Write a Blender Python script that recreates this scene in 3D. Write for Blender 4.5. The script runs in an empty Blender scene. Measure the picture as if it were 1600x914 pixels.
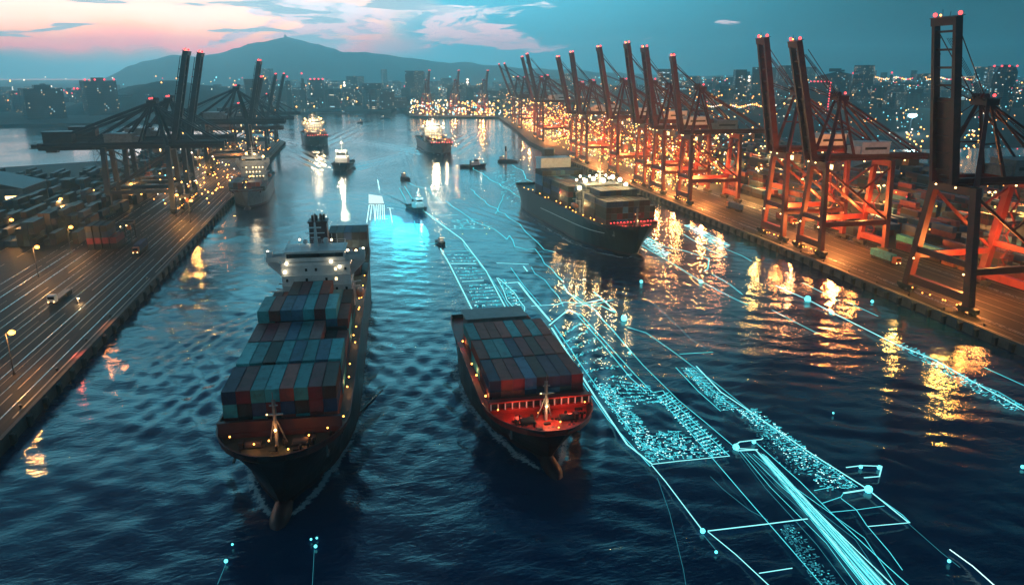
import bpy, math, random
import numpy as np
from mathutils import Vector, Matrix
rnd = random.Random(11)
S = bpy.context.scene
COL = S.collection
R = math.radians

# ------------------------------------------------------------------ helpers
def lin(r, g, b):
    f = lambda c: (c/255/12.92) if c/255 <= 0.04045 else ((c/255+0.055)/1.055)**2.4
    return (f(r), f(g), f(b), 1.0)

CAM_H, CAM_F = 76.0, 1150.0            # eye height in metres, focal length in photo pixels
PITCH, YAW = R(16.7), R(11.8)
def at(px, py, z=0.0):
    """ground point (metres, canal axes) seen at a photo pixel, on the level z"""
    u, v = px-800.0, py-457.0
    d = v*math.cos(PITCH) + CAM_F*math.sin(PITCH)
    t = (CAM_H-z)/d
    x, y = u*t, (CAM_F*math.cos(PITCH) - v*math.sin(PITCH))*t
    return Vector((x*math.cos(YAW)+y*math.sin(YAW), -x*math.sin(YAW)+y*math.cos(YAW), z))

def tag(o, label=None, cat=None, group=None, kind=None):
    if label: o['label'] = label
    if cat: o['category'] = cat
    if group: o['group'] = group
    if kind: o['kind'] = kind
    return o

def empty(name, loc=(0, 0, 0), rz=0.0, label=None, cat=None, group=None, parent=None):
    o = bpy.data.objects.new(name, None)
    o.empty_display_size = 1.0
    COL.objects.link(o)
    o.location = loc
    o.rotation_euler = (0, 0, rz)
    if parent: o.parent = parent
    return tag(o, label, cat, group)

KIDS = {}
def copy_tree(o, parent=None):
    c = o.copy()
    COL.objects.link(c)
    if parent:
        c.parent = parent
        KIDS.setdefault(parent.name, []).append(c)
    for ch in list(KIDS.get(o.name, [])):
        copy_tree(ch, c)
    return c

def add_obj(name, data, parent=None, loc=(0, 0, 0), rot=(0, 0, 0)):
    o = bpy.data.objects.new(name, data)
    COL.objects.link(o)
    if parent:
        o.parent = parent
        KIDS.setdefault(parent.name, []).append(o)
    o.location = loc
    o.rotation_euler = rot
    return o

class MB:
    """collects faces, then links them as ONE mesh object"""
    def __init__(s):
        s.v, s.f, s.m = [], [], []
    def face(s, pts, m=0):
        n = len(s.v)
        s.v += [tuple(p) for p in pts]
        s.f.append(tuple(range(n, n+len(pts))))
        s.m.append(m)
    def grid(s, rows, m=0, close=False, flip=False):
        n = len(s.v); k = len(rows[0])
        for r in rows: s.v += [tuple(p) for p in r]
        for i in range(len(rows)-1):
            for j in range(k if close else k-1):
                a, b = n+i*k+j, n+i*k+(j+1) % k
                c, d = n+(i+1)*k+(j+1) % k, n+(i+1)*k+j
                s.f.append((a, d, c, b) if flip else (a, b, c, d)); s.m.append(m)
    def box(s, c, d, rz=0.0, m=0, taper=1.0):
        ca, sa = math.cos(rz), math.sin(rz)
        n = len(s.v)
        for dz in (-.5, .5):
            k = taper if dz > 0 else 1.0
            for dx, dy in ((-.5, -.5), (.5, -.5), (.5, .5), (-.5, .5)):
                x, y = dx*d[0]*k, dy*d[1]*k
                s.v.append((c[0]+x*ca-y*sa, c[1]+x*sa+y*ca, c[2]+dz*d[2]))
        for q in ((3, 2, 1, 0), (4, 5, 6, 7), (0, 1, 5, 4), (1, 2, 6, 5), (2, 3, 7, 6), (3, 0, 4, 7)):
            s.f.append(tuple(n+i for i in q)); s.m.append(m)
    def bar(s, p, q, w, h=None, w2=None, h2=None, m=0, up=(0, 0, 1)):
        p, q = Vector(p), Vector(q)
        h = w if h is None else h
        w2 = w if w2 is None else w2
        h2 = h if h2 is None else h2
        a = (q-p)
        if a.length < 1e-6: return
        a.normalize()
        u = Vector(up)
        if abs(a.dot(u)) > .98: u = Vector((0, 1, 0))
        sx = a.cross(u).normalized(); sy = sx.cross(a).normalized()
        n = len(s.v)
        for o, ww, hh in ((p, w, h), (q, w2, h2)):
            for dx, dy in ((-.5, -.5), (.5, -.5), (.5, .5), (-.5, .5)):
                s.v.append(tuple(o+sx*dx*ww+sy*dy*hh))
        for f in ((3, 2, 1, 0), (4, 5, 6, 7), (0, 1, 5, 4), (1, 2, 6, 5), (2, 3, 7, 6), (3, 0, 4, 7)):
            s.f.append(tuple(n+i for i in f)); s.m.append(m)
    def tube(s, p, q, r, r2=None, n=8, m=0):
        p, q = Vector(p), Vector(q)
        r2 = r if r2 is None else r2
        a = (q-p).normalized()
        u = Vector((0, 0, 1)) if abs(a.z) < .95 else Vector((0, 1, 0))
        sx = a.cross(u).normalized(); sy = sx.cross(a)
        r0 = [p+(sx*math.cos(t)+sy*math.sin(t))*r for t in (2*math.pi*i/n for i in range(n))]
        r1 = [q+(sx*math.cos(t)+sy*math.sin(t))*r2 for t in (2*math.pi*i/n for i in range(n))]
        s.grid([r0, r1], m, close=True)
        s.face(r0[::-1], m); s.face(r1, m)
    def ball(s, c, r, n=8, k=5, m=0, sz=1.0):
        rows = []
        for i in range(k+1):
            ph = -math.pi/2+math.pi*i/k
            rr = max(r*math.cos(ph), r*.02)
            rows.append([(c[0]+rr*math.cos(2*math.pi*j/n), c[1]+rr*math.sin(2*math.pi*j/n), c[2]+r*sz*math.sin(ph)) for j in range(n)])
        s.grid(rows, m, close=True)
    def mesh(s, name, mats):
        me = bpy.data.meshes.new(name)
        me.from_pydata(s.v, [], s.f)
        for mt in (mats if isinstance(mats, (list, tuple)) else [mats]): me.materials.append(mt)
        if max(s.m, default=0) > 0: me.polygons.foreach_set('material_index', s.m)
        me.update()
        return me
    def build(s, name, mats, parent=None, loc=(0, 0, 0), rot=(0, 0, 0), smooth=False):
        me = s.mesh(name, mats)
        if smooth:
            me.polygons.foreach_set('use_smooth', [True]*len(me.polygons))
        return add_obj(name, me, parent, loc, rot)

# ------------------------------------------------------------------ materials
class NT:
    def __init__(s, tree): s.t = tree; s.t.nodes.clear()
    def n(s, ty, **kw):
        nd = s.t.nodes.new(ty)
        for k, v in kw.items():
            if k == 'ins':
                for i, val in v.items():
                    if isinstance(val, bpy.types.NodeSocket): s.t.links.new(val, nd.inputs[i])
                    else: nd.inputs[i].default_value = val
            else: setattr(nd, k, v)
        return nd
    def math(s, op, a, b=0.0, c=0.0, clamp=False):
        return s.n('ShaderNodeMath', operation=op, use_clamp=clamp, ins={0: a, 1: b, 2: c}).outputs[0]
    def smooth(s, x, lo, hi, o0=0.0, o1=1.0):
        nd = s.n('ShaderNodeMapRange', interpolation_type='SMOOTHSTEP')
        for i, val in enumerate((x, lo, hi, o0, o1)):
            if isinstance(val, bpy.types.NodeSocket): s.t.links.new(val, nd.inputs[i])
            else: nd.inputs[i].default_value = val
        return nd.outputs[0]
    def mix(s, f, a, b, blend='MIX'):
        nd = s.n('ShaderNodeMix', data_type='RGBA', blend_type=blend)
        for i, val in ((0, f), (6, a), (7, b)):
            if isinstance(val, bpy.types.NodeSocket): s.t.links.new(val, nd.inputs[i])
            else: nd.inputs[i].default_value = val
        return nd.outputs[2]
    def ramp(s, x, stops, interp='LINEAR'):
        nd = s.n('ShaderNodeValToRGB')
        nd.color_ramp.interpolation = interp
        el = nd.color_ramp.elements
        while len(el) < len(stops): el.new(.5)
        for e, (p, c) in zip(el, stops): e.position = p; e.color = c
        s.t.links.new(x, nd.inputs[0])
        return nd.outputs[0]

def new_mat(name):
    m = bpy.data.materials.new(name); m.use_nodes = True
    return m, NT(m.node_tree)

def paint(name, col, rough=.55, metal=0.0, var=.35, scale=.6, stretch=(1, 1, 1), bump=0.0, bscale=3.0, spec=.5):
    """weathered paint: base colour broken up by two scales of noise"""
    m, t = new_mat(name)
    tc = t.n('ShaderNodeTexCoord').outputs['Object']
    mp = t.n('ShaderNodeMapping', ins={0: tc, 3: stretch}).outputs[0]
    n1 = t.n('ShaderNodeTexNoise', ins={'Vector': mp, 'Scale': scale, 'Detail': 6.0, 'Roughness': .65}).outputs[0]
    dark = tuple(c*(1-var) for c in col[:3])+(1,)
    lite = tuple(min(1, c*(1+var*.6)+.004) for c in col[:3])+(1,)
    c = t.ramp(n1, [(.3, dark), (.52, col), (.75, lite)])
    rg = t.math('MULTIPLY_ADD', n1, .3, rough-.15)
    p = t.n('ShaderNodeBsdfPrincipled', ins={'Base Color': c, 'Roughness': rg, 'Metallic': metal, 'Specular IOR Level': spec})
    if bump:
        n2 = t.n('ShaderNodeTexNoise', ins={'Vector': mp, 'Scale': bscale, 'Detail': 4.0}).outputs[0]
        t.t.links.new(t.n('ShaderNodeBump', ins={'Strength': bump, 'Distance': .1, 'Height': n2}).outputs[0], p.inputs['Normal'])
    t.n('ShaderNodeOutputMaterial', ins={0: p.outputs[0]})
    return m

def glow(name, col, strength, sample=True):
    m, t = new_mat(name)
    e = t.n('ShaderNodeEmission', ins={0: col, 1: strength})
    t.n('ShaderNodeOutputMaterial', ins={0: e.outputs[0]})
    m.cycles.emission_sampling = 'AUTO' if sample else 'NONE'
    return m

M = {}
M['steel_red'] = paint('crane_red', (.125, .013, .013, 1), .5, var=.5, scale=.35)
M['steel_navy'] = paint('crane_navy', (.022, .032, .05, 1), .5, var=.4, scale=.35)
M['steel_dark'] = paint('dark_steel', (.03, .03, .036, 1), .5, var=.4)
M['grey'] = paint('grey_steel', (.18, .19, .2, 1), .55)
M['white'] = paint('white_paint', (.62, .64, .66, 1), .5, var=.22, scale=.5)
M['hull_black'] = paint('hull_black', (.011, .013, .022, 1), .42, var=.6, scale=.5, stretch=(1, 1, .14))
M['hull_teal'] = paint('hull_teal', (.007, .026, .038, 1), .42, var=.5, scale=.5, stretch=(1, 1, .14))
M['hull_grey'] = paint('hull_grey', (.16, .18, .2, 1), .45, var=.4, scale=.5, stretch=(1, 1, .14))
M['boot'] = paint('boot_top', (.036, .012, .02, 1), .5, var=.5, scale=.2)
M['deck_green'] = paint('deck_green', (.035, .05, .045, 1), .6, var=.5, scale=.4)
M['deck_red'] = paint('deck_red', (.3, .03, .022, 1), .55, var=.4, scale=.4)
M['maroon'] = paint('maroon_steel', (.075, .024, .028, 1), .55, var=.4, scale=.3)
M['black'] = paint('black_steel', (.012, .012, .014, 1), .5, var=.4)
M['orange_paint'] = paint('orange_paint', (.45, .12, .03, 1), .5, var=.3)
M['rubber'] = paint('rubber', (.02, .022, .026, 1), .75, var=.4)
M['concrete'] = paint('concrete', (.1, .095, .09, 1), .8, var=.5, scale=.25, bump=.3, bscale=1.0)
M['glass_dark'] = paint('dark_glass', (.01, .014, .02, 1), .12, var=.2)
M['warm'] = glow('warm_lamp', (1, .60, .22, 1), 7)
M['warm_soft'] = glow('warm_lamp_soft', (1, .5, .18, 1), 3)
M['amber'] = glow('amber_lamp', (1, .36, .06, 1), 10)
M['white_lamp'] = glow('white_lamp', (1, .80, .5, 1), 9)
M['cool_lamp'] = glow('cool_lamp', (.4, .9, 1, 1), 6)
M['red_lamp'] = glow('red_lamp', (1, .05, .05, 1), 5)
M['window_lit'] = glow('lit_window', (1, .66, .3, 1), 4)

def lamp(name, loc, power, col=(1, .55, .22), radius=.5, parent=None):
    l = bpy.data.lights.new(name, 'POINT')
    l.energy, l.color, l.shadow_soft_size = power, col, radius
    o = bpy.data.objects.new(name, l); COL.objects.link(o)
    o.location = loc
    if parent:
        o.parent = parent
        KIDS.setdefault(parent.name, []).append(o)
    return o
# ------------------------------------------------------------------ camera, render, sky
cam = bpy.data.cameras.new('camera'); cam_o = bpy.data.objects.new('camera', cam); COL.objects.link(cam_o)
cam.sensor_width = 36; cam.lens = 36*CAM_F/1600
cam.clip_start = .5; cam.clip_end = 40000
cam_o.location = (0, 0, CAM_H)
cam_o.rotation_euler = (math.pi/2-PITCH, 0, -YAW)
S.camera = cam_o
S.view_settings.view_transform = 'Standard'; S.view_settings.look = 'None'
S.view_settings.exposure = 0.0; S.view_settings.gamma = 1; S.view_settings.use_curve_mapping = False
cy = S.cycles
cy.use_denoising = True
try: cy.denoiser = 'OPENIMAGEDENOISE'
except Exception: pass
cy.max_bounces = 5; cy.diffuse_bounces = 2; cy.glossy_bounces = 3; cy.transmission_bounces = 2
cy.volume_bounces = 4; cy.transparent_max_bounces = 8
cy.caustics_reflective = False; cy.caustics_refractive = False
cy.use_light_tree = True
cy.sample_clamp_indirect = 6.0

SKY_K = 1.9
SUN_AZ, SUN_EL = -12.0, 1.5            # the sun has just gone down behind the mountain
w = bpy.data.worlds.new('World'); S.world = w; w.use_nodes = True
t = NT(w.node_tree)
nv = t.n('ShaderNodeTexCoord').outputs['Generated']
sep = t.n('ShaderNodeSeparateXYZ', ins={0: nv})
az = t.math('MULTIPLY', t.math('ARCTAN2', sep.outputs[0], sep.outputs[1]), 57.2958)
el = t.math('MULTIPLY', t.math('ARCSINE', sep.outputs[2]), 57.2958)
# clear dusk air: teal near the horizon, deep navy overhead
e01 = t.math('DIVIDE', t.math('ADD', el, 4.0), 94.0, clamp=True)
base = t.ramp(e01, [(0, lin(66, 158, 182)), (.07, lin(66, 160, 184)), (.11, lin(84, 190, 216)), (.19, lin(112, 222, 246)),
                    (.27, lin(92, 196, 228)), (.37, lin(30, 92, 140)), (.5, lin(9, 32, 66)), (1, lin(6, 22, 50))])
azabs = t.math('ABSOLUTE', t.math('ADD', az, 4.0))
dim = t.smooth(azabs, 6, 46, 1.0, .13)
base = t.mix(1.0, base, t.n('ShaderNodeCombineXYZ', ins={0: t.math('POWER', dim, 1.15), 1: dim, 2: t.math('POWER', dim, .98)}).outputs[0], 'MULTIPLY')
# afterglow
warp = t.n('ShaderNodeTexNoise', noise_dimensions='2D', ins={'Vector': t.n('ShaderNodeCombineXYZ', ins={0: t.math('MULTIPLY', az, .16), 1: t.math('MULTIPLY', el, .3)}).outputs[0], 'Scale': 1.0, 'Detail': 3.0}).outputs[0]
elw = t.math('ADD', el, t.math('MULTIPLY', t.math('SUBTRACT', warp, .5), 1.6))
g01 = t.math('DIVIDE', elw, 14.5, clamp=True)
glowc = t.ramp(g01, [(0, lin(110, 150, 165)), (.07, lin(150, 150, 168)), (.105, lin(240, 140, 150)), (.145, lin(255, 176, 160)), (.185, lin(255, 214, 178)),
                     (.225, lin(255, 238, 218)), (.27, lin(244, 244, 234)), (.45, lin(150, 190, 205)), (1, lin(60, 110, 140))])
gm_az = t.math('MULTIPLY', t.smooth(t.math('ADD', az, t.math('MULTIPLY', t.math('SUBTRACT', warp, .5), 10.0)), 7.5, -3.5), t.smooth(az, -52, -26))
gm_el = t.math('MULTIPLY', t.smooth(elw, .3, 1.3), t.smooth(el, 11, 5.2))
gm = t.math('MULTIPLY', gm_az, gm_el)
glowc = t.mix(1.0, glowc, (1.75, .98, .82, 1), 'MULTIPLY')
sky = t.mix(gm, base, glowc)
# lit clouds stretching right of the glow
cv = t.n('ShaderNodeCombineXYZ', ins={0: t.math('MULTIPLY', az, .15), 1: t.math('MULTIPLY', el, .62)}).outputs[0]
cn = t.n('ShaderNodeTexNoise', noise_dimensions='2D', ins={'Vector': cv, 'Scale': 1.15, 'Detail': 9.0, 'Roughness': .58, 'Distortion': .35}).outputs[0]
edge = t.math('MULTIPLY', t.smooth(az, 17.5, 9), t.smooth(az, -14, -3))
band = t.math('MULTIPLY', t.smooth(el, 1.1, 1.9), t.smooth(el, 5.6, 4.0))
lift = t.math('MULTIPLY', t.math('MULTIPLY', edge, band), .34)
cm = t.smooth(t.math('ADD', cn, lift), .70, .77)
cm = t.math('MULTIPLY', cm, t.smooth(el, .9, 1.5))
cloudc = t.ramp(t.math('DIVIDE', elw, 8.0, clamp=True), [(0, lin(205, 160, 180)), (.24, lin(238, 172, 186)), (.36, lin(240, 190, 198)), (.5, lin(236, 222, 228)), (1, lin(225, 236, 240))])
inner = t.n('ShaderNodeTexNoise', noise_dimensions='2D', ins={'Vector': cv, 'Scale': 3.4, 'Detail': 6.0}).outputs[0]
cloudc = t.mix(t.smooth(inner, .52, .66, 0, .65), cloudc, lin(140, 168, 186))
sky = t.mix(cm, sky, cloudc)
# thin dark streak clouds in front of the glow
sv = t.n('ShaderNodeCombineXYZ', ins={0: t.math('MULTIPLY', az, .085), 1: t.math('MULTIPLY', el, .85)}).outputs[0]
sn = t.n('ShaderNodeTexNoise', noise_dimensions='2D', ins={'Vector': sv, 'Scale': 1.5, 'Detail': 5.0, 'Roughness': .5, 'Distortion': .25}).outputs[0]
sm = t.smooth(t.math('ADD', sn, t.smooth(el, 3.0, 5.2, 0, .05)), .61, .66)
sm = t.math('MULTIPLY', sm, t.math('MULTIPLY', t.smooth(az, 14, 2), t.smooth(el, 1.4, 2.2)))
sky = t.mix(t.math('MULTIPLY', sm, .9), sky, lin(134, 168, 182))
gain = t.math('MULTIPLY_ADD', t.math('MULTIPLY', t.smooth(el, 5.5, 10), t.smooth(el, 30, 19)), .65*SKY_K, SKY_K)  # unseen band of sky above the view, brightened to light water and haze
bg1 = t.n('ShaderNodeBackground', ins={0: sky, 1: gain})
st = t.n('ShaderNodeTexSky', sky_type='NISHITA', sun_disc=False, sun_elevation=R(SUN_EL), sun_rotation=R(SUN_AZ))
bg2 = t.n('ShaderNodeBackground', ins={0: st.outputs[0], 1: .004})
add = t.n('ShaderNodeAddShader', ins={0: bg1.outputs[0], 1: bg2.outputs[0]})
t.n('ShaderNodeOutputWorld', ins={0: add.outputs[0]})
sun = bpy.data.lights.new('sun', 'SUN'); sun.energy = .10; sun.angle = R(8); sun.color = (1, .72, .6)
sun_o = bpy.data.objects.new('sun', sun); COL.objects.link(sun_o)
sun_o.rotation_euler = (Vector((math.sin(R(SUN_AZ)), math.cos(R(SUN_AZ)), math.tan(R(4.0))))).to_track_quat('Z', 'Y').to_euler()

# ------------------------------------------------------------------ haze
hz = MB(); hz.box((0, 3400, 167), (13000, 8000, 356))
hm, t = new_mat('haze_air')
pv = t.n('ShaderNodeVolumePrincipled', ins={'Color': (.62, .96, 1, 1), 'Density': .00022, 'Anisotropy': .7})
pv.inputs['Density Attribute'].default_value = ''
pv.inputs['Temperature Attribute'].default_value = ''
pv.inputs['Color Attribute'].default_value = ''
t.n('ShaderNodeOutputMaterial', ins={1: pv.outputs[0]})
try: hm.cycles.homogeneous_volume = True
except Exception: pass
ho = hz.build('haze', hm); tag(ho, kind='stuff', label='thin teal evening haze over the whole harbour')

# ------------------------------------------------------------------ water: one displaced sheet to the horizon
def axis(fine0, fine1, step, lo, hi, g):
    a = list(np.arange(fine0, fine1, step))
    s, x = step, a[-1]
    while x < hi:
        s *= g; x += s; a.append(x)
    s, x = step, a[0]; b = []
    while x > lo:
        s *= g; x -= s; b.append(x)
    return np.array(b[::-1]+a)
gx = axis(-80, 184, .8, -8000, 8000, 1.22)
gy = axis(86, 300, .8, -300, 9000, 1.016)
X, Y = np.meshgrid(gx, gy)
Z = np.zeros_like(X)
fade = 1/(1+np.maximum(Y-250, 0)/350.0)
wr = random.Random(5)
for i in range(26):
    lam = 3.2*1.13**i if i < 18 else wr.uniform(7, 26)
    ang = R(wr.gauss(62, 34))
    k = 2*math.pi/lam
    amp = .0042*lam*wr.uniform(.6, 1.2)*(1 if lam < 9 else .55)
    vis = np.clip((lam-2.2*np.maximum(.8, .016*(Y-250)))/lam, 0, 1)
    Z += vis*amp*fade*np.sin(k*(X*math.cos(ang)+Y*math.sin(ang))+wr.uniform(0, 6.28)+.9*np.sin(X*.021+i)+.8*np.sin(Y*.017+2*i))
FOAM = np.zeros_like(X)
def wake(bx, by, hd, amp, lam, width, reach, half=19.0, hb=11.0, L=150.0, ls=(1, 1)):
    """bow and stern waves trailing from a hull at (bx, by); hd = direction towards the stern"""
    global Z, FOAM
    ax, ay = math.sin(hd), math.cos(hd)
    dx, dy = X-bx, Y-by
    s = dx*ax+dy*ay
    l = dx*ay-dy*ax
    hw = hb*np.clip((s-2)/34.0, 0, 1)**.6
    side = np.exp(-((np.abs(l)-hw-.6)/(.7+.012*np.maximum(s, 0)))**2)*np.clip((s+1)/5, 0, 1)*(s < L)*np.exp(-np.maximum(s, 0)/90)
    wash = np.exp(-(l/(hb*.55))**2)*(s > L)*np.exp(-np.maximum(s-L, 0)/90)*.8
    FOAM = np.maximum(FOAM, np.maximum(side, wash))
    for sg in (-1, 1):
        p = l*sg*math.cos(R(half))-s*math.sin(R(half))
        m = np.clip(s/12, 0, 1)*np.exp(-np.maximum(s, 0)/reach)
        Z += ls[0 if sg < 0 else 1]*amp*m*np.exp(-(p/width)**2)*np.cos(2*math.pi*p/lam+.5*np.sin(s*.05))
wake(-17, 118, R(3), .28, 6.0, 17, 150, 24, 11.5, 165, (1, .5))
wake(34, 124, 0, .6, 5.5, 14, 110, 20, 11, 78, (.25, .9))
wake(111, 287, R(-4.6), .35, 7, 13, 140, 15, 12.5, 146)
wake(-13.6, 605, R(6), .7, 9, 16, 170, 21, 7, 46)
wake(80.8, 704, R(-4), .8, 11, 20, 260, 20, 12, 118)
wake(-37, 812, R(-9), .7, 12, 20, 260, 18, 12, 96)
wake(34.5, 411, R(-14), .45, 5, 9, 120, 16, 3.5, 23)
for cx_, cy__, ux_, uy_, lam_, ln_, wd_, am_ in ((-48, 215, -.42, -.91, 4.6, 30, 9, .15), (-40, 180, -.5, -.87, 5.2, 26, 8, .13), (70, 150, .45, -.89, 5.0, 26, 9, .12)):
    u_ = (X-cx_)*ux_+(Y-cy__)*uy_; p_ = (X-cx_)*uy_-(Y-cy__)*ux_+.012*u_*u_*.4
    Z += am_*np.exp(-(u_/ln_)**2-(p_/wd_)**2)*np.cos(2*math.pi*p_/lam_)
nx, ny = len(gx), len(gy)
me = bpy.data.meshes.new('water')
co = np.stack([X, Y, Z], -1).reshape(-1, 3).astype(np.float32)
idx = np.arange(nx*ny).reshape(ny, nx)
q = np.stack([idx[:-1, :-1], idx[:-1, 1:], idx[1:, 1:], idx[1:, :-1]], -1).reshape(-1, 4)
me.vertices.add(len(co)); me.vertices.foreach_set('co', co.ravel())
me.loops.add(q.size); me.loops.foreach_set('vertex_index', q.ravel().astype(np.int32))
me.polygons.add(len(q)); me.polygons.foreach_set('loop_start', np.arange(0, q.size, 4, dtype=np.int32))
me.polygons.foreach_set('use_smooth', [True]*len(q))
me.update(calc_edges=True); me.validate()
at_ = me.attributes.new('foam', 'FLOAT', 'POINT'); at_.data.foreach_set('value', FOAM.ravel().astype(np.float32))
wm, t = new_mat('harbour_water')
g = t.n('ShaderNodeNewGeometry').outputs['Position']
mp = t.n('ShaderNodeMapping', ins={0: g, 2: (0, 0, R(-24)), 3: (.55, 1.0, 1)}).outputs[0]
n1 = t.n('ShaderNodeTexNoise', ins={'Vector': mp, 'Scale': .36, 'Detail': 2.0, 'Roughness': .55, 'Distortion': .4}).outputs[0]
n2 = t.n('ShaderNodeTexNoise', ins={'Vector': mp, 'Scale': 1.15, 'Detail': 4.0, 'Roughness': .6, 'Distortion': .3}).outputs[0]
patch = t.n('ShaderNodeTexNoise', ins={'Vector': g, 'Scale': .012, 'Detail': 3.0}).outputs[0]
hgt = t.math('ADD', t.math('MULTIPLY', n1, .50), t.math('MULTIPLY', n2, .26))
bst = t.smooth(patch, .36, .62, .35, 1.05)
bp = t.n('ShaderNodeBump', ins={'Strength': bst, 'Distance': .42, 'Height': hgt}).outputs[0]
fa = t.n('ShaderNodeAttribute', attribute_name='foam').outputs['Fac']
fn_ = t.n('ShaderNodeTexNoise', ins={'Vector': g, 'Scale': .9, 'Detail': 7.0, 'Roughness': .72, 'Distortion': .6}).outputs[0]
ff = t.math('MULTIPLY', t.smooth(t.math('ADD', fn_, t.math('MULTIPLY', fa, .40)), .62, .80), t.smooth(fa, .02, .3), clamp=True)
p = t.n('ShaderNodeBsdfPrincipled', ins={'Base Color': t.mix(ff, (.003, .036, .090, 1), (.30, .42, .48, 1)), 'Roughness': t.math('MULTIPLY_ADD', ff, .5, .05), 'IOR': 1.333, 'Normal': bp})
t.n('ShaderNodeOutputMaterial', ins={0: p.outputs[0]})
me.materials.append(wm)
tag(add_obj('water', me), kind='structure', label='dark teal harbour water with ripples and ship wakes')

# ------------------------------------------------------------------ land
QZ = 3.0
gm, t = new_mat('quay_ground')
g = t.n('ShaderNodeNewGeometry').outputs['Position']
mp = t.n('ShaderNodeMapping', ins={0: g, 3: (1.0, .035, 1)}).outputs[0]
n1 = t.n('ShaderNodeTexNoise', ins={'Vector': mp, 'Scale': 1.1, 'Detail': 5.0, 'Roughness': .7}).outputs[0]
n2 = t.n('ShaderNodeTexNoise', ins={'Vector': g, 'Scale': .06, 'Detail': 5.0, 'Roughness': .6}).outputs[0]
c = t.mix(t.smooth(n1, .38, .66), (.013, .011, .014, 1), (.046, .035, .033, 1))
c = t.mix(t.smooth(n2, .42, .62, 0, .6), c, (.016, .016, .02, 1))
bp = t.n('ShaderNodeBump', ins={'Strength': .35, 'Distance': .08, 'Height': n1}).outputs[0]
p = t.n('ShaderNodeBsdfPrincipled', ins={'Base Color': c, 'Roughness': t.math('MULTIPLY_ADD', n1, .4, .45), 'Specular IOR Level': .12, 'Normal': bp})
t.n('ShaderNodeOutputMaterial', ins={0: p.outputs[0]})
M['quay'] = gm
M['yard'] = paint('yard_asphalt', (.03, .028, .032, 1), .85, spec=.15, var=.5, scale=.03)
M['land'] = paint('far_land', (.03, .045, .045, 1), .9, var=.5, scale=.01)
M['line_pale'] = paint('worn_line_paint', (.34, .27, .19, 1), .5, var=.3, scale=.5)
M['rail'] = paint('steel_rail', (.4, .38, .35, 1), .28, metal=.9, var=.3)

def slab(name, poly, z0, z1, mt, label):
    b = MB()
    b.face([(x, y, z1) for x, y in poly])
    n = len(poly)
    for i in range(n):
        (x0, y0), (x1, y1) = poly[i], poly[(i+1) % n]
        b.face([(x0, y0, z0), (x1, y1, z0), (x1, y1, z1), (x0, y0, z1)])
    return tag(b.build(name, mt), kind='structure', label=label)
RQ = [(179, -150), (179, 640), (186, 800), (205, 950), (236, 1238)]
LQ = [(-76, -150), (-76, 850), (-92, 905), (-160, 935)]
slab('quay', [(179, -150), (224, -150), (224, 640), (232, 800), (250, 950), (270, 1238), (236, 1238), (205, 950), (186, 800), (179, 640)], -4, QZ, M['quay'], 'brown quay apron under the cranes on the right')
slab('yard', [(224.003, -150), (1500, -150), (1500, 1700), (93, 1700), (93, 1302), (235.9, 1238.2), (270.2, 1238), (250.003, 950), (232.003, 800), (224.003, 640)], -4, QZ-.004, M['yard'], 'dark container yard behind the right cranes')
slab('quay_left', [(-76, -150), (-76, 850), (-92, 905), (-120, 920), (-120, -150)], -4, QZ, M['quay'], 'dark streaked quay apron on the left')
slab('yard_left', [(-120.003, -150), (-120.003, 920), (-150, 915), (-186, 850), (-196, 700), (-286, 655), (-330, 300), (-400, -150)], -4, QZ-.004, M['quay'], 'dark terminal ground on the left')
slab('far_land', [(1500.01, -150), (8000, -150), (8000, 7300), (-6400, 7300), (-6400, 1130), (-1200, 1185), (-340, 1200), (-290, 1330), (-240, 1452), (70, 1480), (92.9, 1700.01), (1500.01, 1700.01)], -4, QZ+1, M['land'], 'flat dark land across the harbour')
# a water basin behind the yard, seen past the cranes on the right
bs = MB(); bs.face([(430, 420, QZ+.01), (700, 400, QZ+.01), (720, 620, QZ+.01), (455, 640, QZ+.01)])
tag(bs.build('basin_water', wm), kind='structure', label='still grey-blue dock basin behind the right yard')

# long rails and worn lines along both aprons
def strips(name, xs, y0, y1, mt, label):
    b = MB()
    for x, wd in xs:
        ya = y0
        while ya < y1:
            yb = min(y1, ya+rnd.uniform(14, 120))
            dx = rnd.gauss(0, .12) if 'mark' in name else 0
            b.face([(x-wd/2+dx, ya, QZ+.008), (x+wd/2+dx, ya, QZ+.008), (x+wd/2, yb, QZ+.008), (x-wd/2, yb, QZ+.008)])
            ya = yb+(rnd.uniform(2, 34) if 'mark' in name else 0)
    tag(b.build(name, mt), kind='structure', label=label)
strips('quay_markings', [(180.2, .35), (183.4, .12), (190, .22), (194.5, .16), (200, .2), (206, .14), (211, .2), (219, .18), (222.5, .3)], -100, 640, M['line_pale'], 'worn pale lines along the right quay')
strips('quay_rail', [(185.8, .22), (186.7, .22), (215, .22), (216, .22)], -100, 640, M['rail'], 'crane rails let into the right quay')
lx = [(-77.3, .35)]
x = -80
while x > -128:
    lx.append((x, rnd.choice((.12, .16, .22, .3)))); x -= rnd.uniform(1.6, 4.4)
strips('quay_markings', lx[::2]+[(-139, .25), (-150, .25), (-157, .2)], -100, 860, M['line_pale'], 'worn pale lines along the left quay')
strips('quay_rail', lx[1::2], -100, 860, M['rail'], 'crane rails let into the left quay')

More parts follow.
